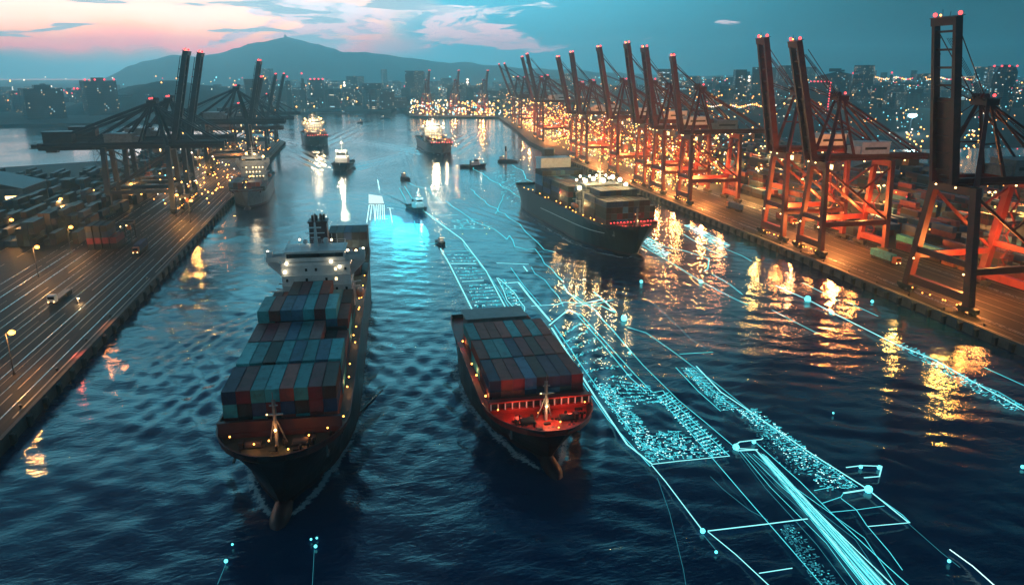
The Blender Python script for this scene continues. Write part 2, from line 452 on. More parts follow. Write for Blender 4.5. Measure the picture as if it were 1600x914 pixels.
# quay walls with fenders
def quay_wall(x, sgn, y0, y1, step, label):
    w = MB(); w.box((x-sgn*.3, (y0+y1)/2, 1.2), (.6, y1-y0, 3.5)); w.box((x-sgn*.25, (y0+y1)/2, 3.1), (.9, y1-y0, .3))
    o = tag(w.build('quay_wall', M['concrete']), label, 'quay wall')
    f = MB(); f.box((0, 0, 0), (.7, 1.5, 2.4)); f.box((-sgn*.45, 0, .1), (.25, 1.1, 1.9)); f.tube((0, -1, 1.2), (0, 1, 1.2), .25)
    fm = f.mesh('fender', M['rubber'])
    y = y0+2
    n = 0
    while y < y1 and n < 95:
        q = bpy.data.objects.new('fender', fm); COL.objects.link(q); q.parent = o
        q.location = (x-sgn*.95, y, 1.3); y += step*rnd.uniform(.9, 1.1); n += 1
quay_wall(178.95, 1, 60, 640, 6.4, 'long concrete quay wall with rubber fenders under the right cranes')
quay_wall(-75.95, -1, 40, 850, 9, 'long dark quay wall with fenders along the left terminal')
# bollards near the edge
b = MB(); b.tube((0, 0, 0), (0, 0, .55), .32, .24, 10); b.tube((0, 0, .55), (0, 0, .8), .42, .36, 10)
bm = b.mesh('bollard', M['black'])
for i in range(10):
    o = add_obj('bollard', bm, None, (181.1, 175+i*16, QZ)); tag(o, 'short black mooring bollard at the edge of the right quay', 'bollard', 'bollards on the right quay edge')
for i in range(8):
    o = add_obj('bollard', bm, None, (-77.9, 150+i*22, QZ)); tag(o, 'short black mooring bollard at the edge of the left quay', 'bollard', 'bollards on the left quay edge')

# ------------------------------------------------------------------ mountains behind the city
prof = [(-900, 118), (-300, 128), (0, 150), (100, 146), (165, 122), (200, 104), (235, 94), (285, 90), (345, 87), (370, 78), (392, 69), (412, 66), (435, 62), (450, 58), (466, 60), (490, 68), (520, 78), (545, 84), (585, 83), (610, 88), (680, 97), (730, 99), (760, 102), (835, 108), (880, 109), (930, 113), (1000, 117), (1080, 119), (1200, 117), (1350, 121), (1500, 120), (1700, 124), (2600, 130)]
def ridge_height(px, dist):
    for (a, ya), (b_, yb) in zip(prof, prof[1:]):
        if a <= px <= b_:
            k = (px-a)/(b_-a); k = k*k*(3-2*k)*.5+k*.5
            y = ya+(yb-ya)*k+.7*math.sin(px*.11)+.5*math.sin(px*.27+1)+.35*math.sin(px*.6); break
    v = y-457
    d = v*math.cos(PITCH)+CAM_F*math.sin(PITCH)
    return max(4, CAM_H-dist*d/(CAM_F*math.cos(PITCH)-v*math.sin(PITCH)))
b = MB(); rows = []
pxs = list(range(-880, 2581, 12))
mr = random.Random(3)
jit = {px: (mr.uniform(-1, 1), mr.uniform(-1, 1)) for px in pxs}
for j in range(15):
    k = j/14
    row = []
    for px in pxs:
        dist = 3900+k*2600
        hgt = ridge_height(px, 5000)
        shape = math.sin(min(1, k/.42)*math.pi/2)**1.2 if k < .42 else max(0, math.cos((k-.42)/.58*math.pi/2))**.7
        n = (math.sin(px*.05+j*1.3)+math.sin(px*.021-j*.9)+jit[px][0]*.6)*hgt*.05*(1-abs(k-.42)*1.2) if abs(k-.42) > .03 else 0
        u = (px-800)/ (CAM_F*math.cos(PITCH)+100)
        x, y = u*dist, dist
        row.append((x*math.cos(YAW)+y*math.sin(YAW), -x*math.sin(YAW)+y*math.cos(YAW), max(2, hgt*max(0, shape)+n)))
    rows.append(row)
b.grid(rows)
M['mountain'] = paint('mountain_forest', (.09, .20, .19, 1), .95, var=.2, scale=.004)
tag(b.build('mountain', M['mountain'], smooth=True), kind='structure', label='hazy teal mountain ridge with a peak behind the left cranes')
pk = at(450, 58, 0); d = 5000; u = (450-800)/(CAM_F*math.cos(PITCH)+100)
pxv = Vector((u*d*math.cos(YAW)+d*math.sin(YAW), -u*d*math.sin(YAW)+d*math.cos(YAW), ridge_height(450, 5000)-3))
o = empty('mast_tower', pxv, 0, 'tiny transmitter tower on the very top of the mountain', 'tower')
q = MB(); q.box((0, 0, 4), (16, 16, 9)); q.build('station_house', M['grey'], o)
q = MB(); q.bar((0, 0, 8), (0, 0, 24), 5, 5, 2, 2); q.tube((0, 0, 24), (0, 0, 38), 1, .4); q.build('mast', M['grey'], o)
# low wooded hill behind the left terminal
def hill(name, cx, cy_, sx, sy, h, label, seed):
    rr = random.Random(seed); ph = [(rr.uniform(.01, .035), rr.uniform(0, 6), rr.uniform(0, 6)) for _ in range(6)]
    rows = []
    for j in range(25):
        row = []
        for i in range(61):
            a, c_ = i/30-1, j/12-1
            z = h*max(0, 1-a*a)**1.3*max(0, 1-c_*c_)**1.0
            z *= 1+.05*sum(math.sin(a*sx*f+p1)*math.cos(c_*sy*f+p2) for f, p1, p2 in ph)
            row.append((cx+a*sx, cy_+c_*sy, QZ+.5+z))
        rows.append(row)
    b = MB(); b.grid(rows)
    tag(b.build(name, M['hill'], smooth=True), kind='structure', label=label)
M['hill'] = paint('hill_woods', (.022, .04, .036, 1), .95, var=.7, scale=.05, bump=1.0, bscale=.12)
c0 = at(275, 170, QZ); hill('hill', -345, 1640, 215, 220, 52, 'dark wooded hill behind the left cranes', 4)
hill('hill', -860, 1330, 380, 140, 26, 'low dark wooded shore at far left', 9)
hill('hill', -1500, 1420, 500, 170, 22, 'low dark shore beyond the left edge', 12)
# ------------------------------------------------------------------ containers
cm_, t = new_mat('container_paint')
oi = t.n('ShaderNodeObjectInfo')
tc = t.n('ShaderNodeTexCoord').outputs['Object']
off = t.n('ShaderNodeVectorMath', operation='ADD', ins={0: tc, 1: t.n('ShaderNodeCombineXYZ', ins={0: t.math('MULTIPLY', oi.outputs['Random'], 80.0), 1: t.math('MULTIPLY', oi.outputs['Random'], 37.0)}).outputs[0]}).outputs[0]
n1 = t.n('ShaderNodeTexNoise', ins={'Vector': off, 'Scale': .55, 'Detail': 7.0, 'Roughness': .7}).outputs[0]
n2 = t.n('ShaderNodeTexNoise', ins={'Vector': off, 'Scale': 2.6, 'Detail': 5.0, 'Roughness': .7}).outputs[0]
c = t.mix(t.smooth(n1, .42, .72, 0, .5), oi.outputs['Color'], (.03, .026, .024, 1))
c = t.mix(t.smooth(n2, .62, .72, 0, .55), c, (.09, .045, .025, 1))
sepc = t.n('ShaderNodeSeparateXYZ', ins={0: tc})
wv = t.math('SINE', t.math('MULTIPLY', sepc.outputs[1], 2*math.pi/.52))
bp = t.n('ShaderNodeBump', ins={'Strength': .5, 'Distance': .05, 'Height': wv}).outputs[0]
p = t.n('ShaderNodeBsdfPrincipled', ins={'Base Color': c, 'Roughness': t.math('MULTIPLY_ADD', n1, .3, .5), 'Specular IOR Level': .3, 'Normal': bp})
t.n('ShaderNodeOutputMaterial', ins={0: p.outputs[0]})
M['container'] = cm_
CW, CH = 2.44, 2.59
def container_mesh(length, name):
    b = MB()
    hw, hl = CW/2-.05, length/2-.06
    # corrugated long sides
    for sg in (-1, 1):
        rows = [[], []]
        n = int(length/.36)
        for i in range(n+1):
            y = -hl+.12+(2*hl-.24)*i/n
            d = .05 if (i//2) % 2 else 0.0
            rows[0].append((sg*(hw-d), y, .16)); rows[1].append((sg*(hw-d), y, CH-.14))
        b.grid(rows, 0, flip=(sg > 0))
        b.bar((sg*hw, -hl, .09), (sg*hw, hl, .09), .12, .18)
        b.bar((sg*hw, -hl, CH-.08), (sg*hw, hl, CH-.08), .1, .14)
        for e in (-1, 1): b.box((sg*hw, e*hl, CH/2), (.15, .15, CH-.02))
    # roof and floor
    b.face([(-hw, -hl, CH-.05), (hw, -hl, CH-.05), (hw, hl, CH-.05), (-hw, hl, CH-.05)])
    b.face([(-hw, hl, .1), (hw, hl, .1), (hw, -hl, .1), (-hw, -hl, .1)])
    # blank front end, and doors with locking bars
    b.face([(-hw, hl-.03, .1), (-hw, hl-.03, CH-.05), (hw, hl-.03, CH-.05), (hw, hl-.03, .1)])
    b.face([(-hw, -hl+.03, .1), (hw, -hl+.03, .1), (hw, -hl+.03, CH-.05), (-hw, -hl+.03, CH-.05)])
    b.box((0, -hl, CH/2), (.05, .05, CH-.3))
    for x in (-.85, -.35, .35, .85): b.tube((x, -hl-.02, .2), (x, -hl-.02, CH-.15), .03, n=5)
    for z in (.09, CH-.08):
        b.box((0, -hl, z), (2*hw-.15, .14, .14)); b.box((0, hl, z), (2*hw-.15, .14, .14))
    return b.mesh(name, M['container'])
C40 = container_mesh(12.15, 'container_forty')
C20 = container_mesh(6.05, 'container_twenty')
PAL = {'teal': (.05, .38, .42), 'pale teal': (.15, .58, .60), 'maroon': (.20, .03, .045), 'brick red': (.36, .07, .055), 'navy': (.02, .05, .12),
       'steel blue': (.05, .18, .30), 'dark brown': (.06, .03, .028), 'slate': (.06, .085, .10), 'rust red': (.34, .05, .03), 'charcoal': (.022, .024, .03), 'blue': (.03, .12, .28), 'orange': (.5, .16, .04), 'dusty pink': (.32, .15, .15)}
ORD = ['first', 'second', 'third', 'fourth', 'fifth', 'sixth', 'seventh', 'eighth', 'ninth', 'tenth', 'eleventh', 'twelfth', 'thirteenth', 'fourteenth', 'fifteenth', 'sixteenth']
N_BOX = [0]
def container(par_mat, loc, colour, label, group, mesh=None, rz=0.0):
    o = bpy.data.objects.new('container', mesh or C40); COL.objects.link(o)
    o.matrix_world = par_mat @ Matrix.Translation(loc) @ Matrix.Rotation(rz, 4, 'Z')
    k = rnd.uniform(.6, 1.2)
    o.color = tuple(min(1, v*k) for v in PAL[colour])+(1,)
    tag(o, label, 'container', group)
    N_BOX[0] += 1
    return o
MASS = []                                        # (world matrix, colour) of boxes that are too far off to be told apart

# ------------------------------------------------------------------ ship hulls
def hull_form(L, B, zd, sheer=2.2, fine=46.0, entry=5.0):
    """half breadth at distance s from the bow tip and at height level k (0 keel .. 1 gunwale)"""
    def deck(s):
        a = min(1, (s+.6)/19.0)
        w = (1-(1-a)**2.3)**.62
        if s > L-14: w *= 1-.10*((s-L+14)/14)**2
        return B/2*w
    def wl(s):
        a = min(1, max(0, s)/fine)
        w = .035+.965*(1-(1-a)**1.9)**.95
        if s > L-26: w *= 1-.38*((s-L+26)/26)**1.6
        return B/2*min(1, w)
    def top(s):
        return zd+sheer*max(0, 1-s/30.0)**1.6
    return deck, wl, top
def make_hull(root, L, B, zd, m_side, sheer=2.2, fine=46.0, bulb=True, deck_mat='deck_green', bulwark=1.25, boot=1.1):
    deck, wl, top = hull_form(L, B, zd, sheer, fine)
    st = [0, .5, 1.2, 2.2, 3.6, 5.4, 7.6, 10, 13, 17, 22, 28, 35, 44, 55]
    st = [s for s in st if s < L-30]+[L-28, L-18, L-10, L-4, L]
    lv = [-3.2, 0, boot, None, None, None, None, None]
    b = MB()
    for sg in (-1, 1):
        rows = []
        for s in st:
            zt = top(s); row = []
            for i, z in enumerate(lv):
                if z is None: z = boot+(zt-boot)*(i-2)/5.0
                k = max(0, (z-boot*.4)/(zt-boot*.4))
                rake = 6.2*(1-k)**1.4 if z >= 0 else 6.2
                w = wl(s)+(deck(s)-wl(s))*k**1.75
                y = s+rake*max(0, 1-s/24.0)
                row.append((sg*w, y, z))
            rows.append(row)
        n = len(b.v)
        k = len(lv)
        for r in rows: b.v += r
        for i in range(len(rows)-1):
            for j in range(k-1):
                a0, a1, a2, a3 = n+i*k+j, n+i*k+j+1, n+(i+1)*k+j+1, n+(i+1)*k+j
                b.f.append((a0, a3, a2, a1) if sg > 0 else (a0, a1, a2, a3)); b.m.append(1 if j < 2 else 0)
        if sg < 0: first = rows
    for j in range(len(lv)-1):        # stem plate and transom
        l0, l1, r0, r1 = first[0][j], first[0][j+1], rows[0][j], rows[0][j+1]
        b.face([l0, r0, r1, l1], 1 if j < 2 else 0)
        l0, l1, r0, r1 = first[-1][j], first[-1][j+1], rows[-1][j], rows[-1][j+1]
        b.face([r0, l0, l1, r1], 1 if j < 2 else 0)
    hull = b.build('hull', [M[m_side], M['boot']], root, smooth=False)
    # inner bulwark and rail cap
    w = MB(); ss = [s for s in st if s <= L]
    for sg in (-1, 1):
        rows = [[(sg*(deck(s)-.02), s, top(s)+.02), (sg*max(.05, deck(s)-.32), s+.3*(s < 2), top(s)+.02), (sg*max(.05, deck(s)-.32), s+.3*(s < 2), top(s)-bulwark-.1)] for s in ss]
        w.grid(rows, 0, flip=(sg < 0))
    w.face([(-deck(0), 0, top(0)+.02), (deck(0), 0, top(0)+.02), (deck(0), .35, top(0)-bulwark), (-deck(0), .35, top(0)-bulwark)])
    w.build('bulwark', M['maroon'] if deck_mat != 'deck_red' else M['deck_red'], root)
    d = MB()
    d.grid([[(-max(.05, deck(s)-.30), s+.1, top(s)-bulwark), (max(.05, deck(s)-.30), s+.1, top(s)-bulwark)] for s in ss])
    d.build('deck', M[deck_mat], root)
    if bulb:
        q = MB(); rows = []
        for i in range(13):
            k = i/12.0
            y = -2.2+19*k
            rr = 2.35*math.sqrt(max(.0004, 1-(1-min(1, k/.3))**2))*(1-.35*max(0, k-.3))
            zc = -.55-.9*k
            rows.append([(rr*.86*math.cos(a), y, zc+rr*math.sin(a)) for a in (2*math.pi*j/14 for j in range(14))])
        q.grid(rows, 0, close=True)
        q.build('bulbous_bow', M['boot'], root, smooth=True)
    for sg in (-1, 1):             # anchors in their pockets
        s0 = 9.0; z0 = top(s0)-3.6
        k = (z0-boot*.4)/(top(s0)-boot*.4)
        x0 = wl(s0)+(deck(s0)-wl(s0))*k**1.75
        a = MB(); a.box((sg*(x0+.15), s0+.6, z0), (.35, .5, 2.0)); a.bar((sg*(x0+.3), s0-.4, z0-1.2), (sg*(x0+.3), s0+1.6, z0-1.2), .35, .5); a.tube((sg*x0, s0+.6, z0+1), (sg*(x0+.5), s0+.6, z0+1), .6, n=8)
        a.build('anchor', M['grey'], root)
    return deck, wl, top
def foremast(root, y, z, h, lamp_w, lit=True, col=(1, .5, .18)):
    m = MB(); m.tube((0, y, z), (0, y, z+h), .34, .2); m.box((0, y, z+h*.72), (3.0, .5, .18)); m.box((0, y, z+h*.9), (1.4, .4, .14))
    m.tube((0, y, z+h), (0, y, z+h+1.6), .07)
    for sg in (-1, 1): m.tube((0, y, z+h*.7), (sg*1.6, y+1.8, z), .14, n=6)
    m.box((0, y+.4, z+h*.5), (.7, .06, h)); o = m.build('foremast', M['grey'], root)
    for q_, r_ in (((0, y-.45, z+h*.42), .26), ((-1.2, y-.3, z+h*.74), .13)):
        l = MB(); l.ball(q_, r_); l.build('mast_light', M['warm'], o)
    if lit: lamp('mast_lamp', (0, y-1.5, z+h*.42), lamp_w, col, .3, root)
    return o
def deck_gear(root, deck, y0, y1, z, n, seed):
    rr = random.Random(seed)
    for sg in (-1, 1):
        g = MB()
        x = sg*deck((y0+y1)/2)*.42
        g.tube((x-1.4, (y0+y1)/2, z+.9), (x+1.4, (y0+y1)/2, z+.9), .85, n=10); g.box((x, (y0+y1)/2, z+.4), (3.6, 1.4, .8)); g.box((x+sg*2.1, (y0+y1)/2, z+.9), (.7, 1.6, 1.8))
        g.build('windlass', M['steel_dark'], root)
    for i in range(n):
        g = MB(); nm_ = 'mooring_bitts'
        y = rr.uniform(y0, y1); x = rr.uniform(-1, 1)*max(.5, deck(y)-1.3)
        if rr.random() < .5:
            g.tube((x, y, z), (x, y, z+.8), .28, n=7); g.tube((x+.8, y, z), (x+.8, y, z+.8), .28, n=7)
        elif rr.random() < .5: g.box((x, y, z+.5), (rr.uniform(.6, 1.4), rr.uniform(.6, 1.4), 1.0)); nm_ = 'deck_locker'
        else: g.tube((x, y, z), (x, y, z+1.5), .22, n=6); g.ball((x, y, z+1.6), .36, 6, 4); nm_ = 'vent_cowl'
        g.build(nm_, M['black'], root)
def lamps_part(root, pts, mat, r=.3, name='deck_light'):
    l = MB()
    for q in pts: l.ball(q, r, 6, 4)
    return l.build(name, M[mat], root)
def each_light(root, pts, mat, r=.3, name='deck_light'):
    l = MB(); l.ball((0, 0, 0), r, 7, 5); me = l.mesh(name, M[mat])
    for q in pts: add_obj(name, me, root, q)
def rail_part(root, pts, h=1.1, name='railing'):
    r = MB()
    for a, b_ in zip(pts, pts[1:]):
        a, b_ = Vector(a), Vector(b_)
        for k in (.5, 1): r.tube(a+Vector((0, 0, h*k)), b_+Vector((0, 0, h*k)), .045, n=4)
        n = max(1, int((b_-a).length/2))
        for i in range(n+1):
            q = a.lerp(b_, i/n); r.tube(q, q+Vector((0, 0, h)), .045, n=4)
    return r.build(name, M['white'], root)

def superstructure(root, y, depth, wid, z0, z1, wing, funnel=True, lit=2, mt='white'):
    """accommodation block with a bridge deck and wings; y is its forward face"""
    b = MB(); b.box((0, y+depth/2, (z0+z1-3)/2), (wid, depth, z1-3-z0))
    nd = int((z1-3-z0)/2.8)
    for i in range(1, nd+1): b.box((0, y+depth/2+.2, z0+i*2.8), (wid+.5, depth+1.0, .16))
    o = b.build('accommodation_block', M[mt], root)
    wn = MB()
    wr_ = random.Random(int(y*7)); 
    cells_d, cells_l = MB(), MB()
    for i in range(nd):
        for j in range(7):
            x = -wid/2+1.3+(wid-2.6)*j/6
            if wr_.random() < .35: continue
            (cells_l if wr_.random() < .14*lit else cells_d).box((x, y-.03, z0+i*2.8+1.6), (.62, .1, .8))
        for sg in (-1, 1):
            for j in range(3): cells_d.box((sg*(wid/2+.03), y+1.6+j*2.6, z0+i*2.8+1.6), (.1, .7, .8))
    cells_d.build('window', M['glass_dark'], o)
    if cells_l.f: cells_l.build('window', M['window_lit'], o)
    br = MB()
    br.box((0, y+depth*.45, z1-1.45), (wid*.86, depth*.9, 2.7))
    br.box((0, y+depth*.35, z1-2.9), (wing, 4.0, .35)); br.box((0, y+depth*.35-1.95, z1-2.2), (wing, .12, 1.2)); br.box((0, y+depth*.35+1.95, z1-2.2), (wing, .12, 1.2))
    for sg in (-1, 1):
        br.box((sg*wing/2, y+depth*.35, z1-2.2), (.12, 3.9, 1.2))
        br.bar((sg*wid*.47, y+depth*.35, z1-7), (sg*(wing/2-.8), y+depth*.35, z1-3.1), .5, 2.4)
        br.box((sg*(wing/2-.8), y+depth*.35, z1-1.3), (1.5, 2.2, 1.9))
    br.box((0, y+depth*.45, z1+.02), (wid*.9, depth*.95, .24))
    bo = br.build('bridge_deck', M[mt], root)
    gl = MB(); gl.box((0, y-.06, z1-1.1), (wid*.82, .12, 1.1)); gl.build('bridge_window', M['glass_dark'], bo)
    rm = MB(); rm.bar((0, y+depth*.5, z1), (0, y+depth*.5, z1+7), 1.1, 1.1, .4, .4); rm.box((0, y+depth*.5, z1+4), (5, .3, .25)); rm.box((0, y+depth*.5-.4, z1+5.6), (3.4, .25, .35)); rm.box((0, y+depth*.5-.4, z1+2.8), (2.6, .22, .35))
    rm.tube((0, y+depth*.5, z1+7), (0, y+depth*.5, z1+10), .08); rm.ball((2.6, y+depth*.6, z1+1.6), .9, 10, 6); rm.tube((2.6, y+depth*.6, z1), (2.6, y+depth*.6, z1+1), .3)
    rm.ball((-3.2, y+depth*.7, z1+1.2), .7, 10, 6)
    for x in (-4.5, 4.2, 5.6): rm.tube((x, y+depth*.7, z1), (x, y+depth*.7, z1+3.2), .07, n=5)
    rm.build('radar_mast', M['white'], root)
    rail_part(root, [(-wid*.42, y+.3, z1+.1), (wid*.42, y+.3, z1+.1), (wid*.42, y+depth*.9, z1+.1), (-wid*.42, y+depth*.9, z1+.1), (-wid*.42, y+.3, z1+.1)])
    if funnel:
        fy = y+depth+4.4
        f = MB(); f.box((0, fy, (z0+z1-5)/2), (9, 7, z1-5-z0)); f.build('engine_casing', M['white'], root)
        f = MB(); f.box((0, fy, z1+.2), (5.4, 5.2, 10.5), taper=.9); f.box((0, fy, z1+5.6), (5.6, 5.4, .5)); fo = f.build('funnel', M['maroon'], root)
        f = MB()
        for dx, dy in ((-1.5, -1), (-.3, -.9), (1.1, -1), (-1.0, 1), (.6, 1.1), (1.6, .6)): f.tube((dx, fy+dy, z1+5.6), (dx, fy+dy+.3, z1+7.4), .38, .34, 7)
        f.build('exhaust_pipe', M['black'], fo)
    for sg in (-1, 1):
        lb = MB(); rows = []
        for i in range(9):
            k = i/8-.5; r_ = 1.25*math.sqrt(max(.02, 1-(2*k)**2*.92))
            rows.append([(sg*(wid/2+2.1)+r_*math.cos(a), y+depth*.55+k*8, z0+4.2+r_*.95*math.sin(a)) for a in (2*math.pi*j/9 for j in range(9))])
        lb.grid(rows, 0, close=True); lbo = lb.build('lifeboat', M['orange_paint'], root, smooth=True)
        dv = MB()
        for e in (-2.6, 2.6): dv.bar((sg*(wid/2), y+depth*.55+e, z0+6.6), (sg*(wid/2+2.3), y+depth*.55+e, z0+6.9), .35); dv.bar((sg*(wid/2+.4), y+depth*.55+e, z0+1.2), (sg*(wid/2+.4), y+depth*.55+e, z0+6.6), .35)
        dv.build('davit', M['white'], lbo)
    return o

def hatch_wall(root, deck, y, z, h, mat='maroon', ribs=False):
    w = MB(); wd = (deck(y)-.5)*2
    if not ribs:
        w.box((0, y, z+h/2), (wd, .5, h)); w.box((0, y-.1, z+h), (wd+.1, .9, .22)); w.box((0, y-.12, z+h*.4), (wd, .5, .12))
        return w.build('breakwater', M[mat], root)
    w.box((0, y+.5, z+h/2), (wd, .3, h)); w.box((0, y, z+h), (wd+.2, 1.6, .3)); w.box((0, y-.05, z+h*.42), (wd, .9, .25))
    o = w.build('breakwater', M[mat], root)
    n = 15; r_ = MB(); r_.box((0, 0, 0), (.2, .5, h*.52)); rm_ = r_.mesh('stanchion', M['white'])
    for i in range(n): add_obj('stanchion', rm_, o, (-wd/2+.4+(wd-.8)*i/(n-1), y-.2, z+h*.72))
    k = MB(); k.box((0, y+.3, z+h*.72), (wd-.6, .1, h*.5)); k.build('dark_panel', M['black'], o)
    return o

def bays(root_mat, y0s, cols, tiers_fn, z, pal, shipname, group, show=None, xoff=0.0, weights=None):
    for bi, y0 in enumerate(y0s):
        nt = max(tiers_fn(bi, c) for c in range(cols))
        for c in range(cols):
            n = tiers_fn(bi, c)
            for k in range(n):
                nxt = tiers_fn(bi-1, c) if bi > 0 else 0
                vis = (k == n-1) or (k >= nxt) or (c in (0, cols-1))
                if not vis: continue
                col = rnd.choice(pal[min(bi, len(pal)-1)])
                pos = Vector((xoff+(c-(cols-1)/2)*(CW+.13), y0+6.1, z+k*(CH+.05)))
                tier = 'top tier' if k == n-1 else ('bottom tier' if k == 0 else ORD[n-1-k]+' tier down')
                row = 'front row' if bi == 0 else ORD[bi]+' row'
                # the ship comes towards the camera: local +x is on the left in the photo
                lab = f"{col} container {ORD[cols-1-c]} from left, {row}, {tier}, {shipname}"
                container(root_mat, pos, col, lab, group)

def ship_matrix(x, y, hd):
    # local +y runs from the bow to the stern; hd > 0 turns the stern to the right
    return Matrix.Translation((x, y, 0)) @ Matrix.Rotation(-hd, 4, 'Z')

# ---- the large ship at left
hd1 = R(3.0); sm1 = ship_matrix(-17.2, 117.5, hd1)
s1 = empty('container_ship', (-17.2, 117.5, 0), -hd1, 'large dark container ship at left with white bridge, loaded deck and dark funnel', 'ship')
D1, W1, T1 = make_hull(s1, 165, 24.6, 12.4, 'hull_black', sheer=1.2)
ZD = 11.3
hatch_wall(s1, D1, 11.5, ZD, 3.6)
hc = MB(); hc.box((0, 48, ZD+.5), (20.2, 72, 1.0)); hc.build('hatch_coaming', M['maroon'], s1); hc = MB(); hc.box((3.2, 135, ZD+1.5), (13, 22, 3.0)); hc.build('hatch_coaming', M['maroon'], s1)
for y in (26.2, 39.1, 52, 64.9):
    lb_ = MB(); lb_.box((0, y, ZD+3.6), (19.8, .45, 7)); lb_.build('lashing_bridge', M['steel_dark'], s1)
superstructure(s1, 85, 10.5, 18.4, ZD-.2, 29.0, 26.5)
foremast(s1, 6.5, ZD+.1, 9.5, 420, col=(1, .36, .09))
deck_gear(s1, D1, 3.5, 10.5, ZD+.1, 16, 2)
each_light(s1, [(-8.4, 8.5, ZD+2.2), (-3.9, 6.2, ZD+1.6), (5.4, 7.8, ZD+1.8), (8.6, 9.4, ZD+2.2), (2.2, 4.2, ZD+1.2), (-1.1, 5.2, ZD+2.6)], 'amber', .16)
for q in ((-4, 5.5, ZD+2.4), (5, 7, ZD+2.4)): lamp('deck_lamp', q, 110, (1, .28, .06), .25, s1)
# local +x is the right-hand side of the photo
each_light(s1, [(10.9+.25*math.sin(y), y, ZD+1.2+.5*math.sin(y*3)) for y in (15, 31, 34, 43, 58, 61, 69, 82, 84, 93, 96, 108, 121)], 'amber', .17)
for y in (32, 60, 84, 104): lamp('side_lamp', (10.9, y, ZD+1.6), 110, (1, .42, .16), .25, s1)
each_light(s1, [(-7.6, 84.4, 26.0), (4.2, 84.4, 26.2), (6.4, 84.4, 24.6), (-8.2, 84.4, 23.6)], 'white_lamp', .42, 'flood_light')
each_light(s1, [(12.9, 88.4, 28.6), (10.6, 93, 27), (8.0, 98, 26), (3.6, 97.5, 29.4), (-5.4, 98, 29.6), (-12.9, 88.4, 28.6)], 'white_lamp', .34, 'flood_light')
for q, e in (((-7.4, 80.5, 25.2), 40), ((5.4, 80.5, 25), 60), ((9.5, 97, 26.5), 900), ((-3, 100.5, 30), 300), ((5.5, 124, 20), 1400)): lamp('flood_lamp', q, e, (1, .76, .46), .4, s1)
pal1 = [['teal', 'pale teal', 'teal', 'maroon', 'brick red', 'navy', 'rust red', 'charcoal', 'dark brown'], ['teal', 'pale teal', 'teal', 'pale teal', 'steel blue', 'charcoal'],
        ['dusty pink', 'maroon', 'navy', 'teal', 'steel blue', 'slate'], ['rust red', 'brick red', 'teal', 'steel blue', 'pale teal', 'maroon'], ['maroon', 'teal', 'dark brown', 'slate', 'rust red', 'pale teal']]
ti = [[3, 3, 3, 3, 3, 3, 3, 3], [3, 3, 3, 3, 3, 3, 3, 3], [2, 2, 3, 3, 3, 3, 3, 3], [3, 4, 4, 4, 4, 4, 4, 4], [3, 3, 4, 4, 4, 4, 3, 3]]
tiers1 = lambda b_, c: ti[b_][7-c] if b_ >= 0 else 0
bays(sm1, [13.2, 26.8, 39.6, 52.4, 65.2], 8, tiers1, ZD+1.0, pal1, 'left ship', 'containers on the deck of the left ship')
bays(sm1, [129], 5, lambda b_, c: 4, ZD+3.0, [['slate', 'charcoal', 'dark brown', 'navy']], "left ship's stern stack", 'containers stacked at the stern of the left ship', xoff=6.0)

# ---- the ship in the middle
sm2 = ship_matrix(34.6, 123.5, 0)
s2 = empty('container_ship', (34.6, 123.5, 0), 0, 'short black container ship in the middle with a red lit foredeck', 'ship')
D2, W2, T2 = make_hull(s2, 78, 23.6, 8.6, 'hull_black', sheer=1.3, deck_mat='deck_red')
hatch_wall(s2, D2, 13.2, 7.5, 3.3, 'deck_red', ribs=True)
hc = MB(); hc.box((0, 36.5, 7.9), (20, 42, 1.6)); hc.box((0, 15.4, 9.4), (19.6, .6, 2.4)); hc.build('hatch_coaming', M['maroon'], s2)
dh = MB(); dh.box((0, 67, 9.6), (16, 8, 4.6)); dh.box((0, 67, 12.0), (17, 9, .3)); dh.build('deckhouse', M['grey'], s2)
foremast(s2, 8.2, 7.6, 9.0, 700, col=(1, .62, .26))
deck_gear(s2, D2, 3.5, 12, 7.6, 18, 5)
each_light(s2, [(-9.2, 12.2, 9.4), (9.4, 12.2, 9.4), (2.4, 6, 8.6), (4.8, 8.4, 8.8), (-4, 7.6, 8.6), (1.5, 4, 8.4), (-1.2, 10, 9)], 'amber', .15)
for q, e in (((-5.5, 10, 10.2), 520), ((5.5, 10, 10.2), 620), ((0, 6, 10.0), 420)): lamp('deck_lamp', q, e, (1, .10, .05), .25, s2)
each_light(s2, [(-10.6, 19, 9.6), (-10.8, 30, 9.8), (-10.8, 37, 9.8), (-10.8, 52, 10)], 'amber', .22)
for y in (19, 33, 52): lamp('side_lamp', (-10.7, y, 9.8), 160, (1, .4, .12), .2, s2)
pal2 = [['maroon', 'navy', 'maroon', 'steel blue', 'maroon', 'brick red', 'slate'], ['navy', 'maroon', 'maroon', 'teal', 'slate', 'brick red'], ['teal', 'steel blue', 'maroon', 'maroon', 'navy', 'dark brown', 'brick red']]
tiers2 = lambda b_, c: (2, 2, 2)[b_] if b_ >= 0 else 0
bays(sm2, [16.4, 29.2, 42.0], 8, tiers2, 8.8, pal2, 'middle ship', 'containers on the deck of the middle ship')

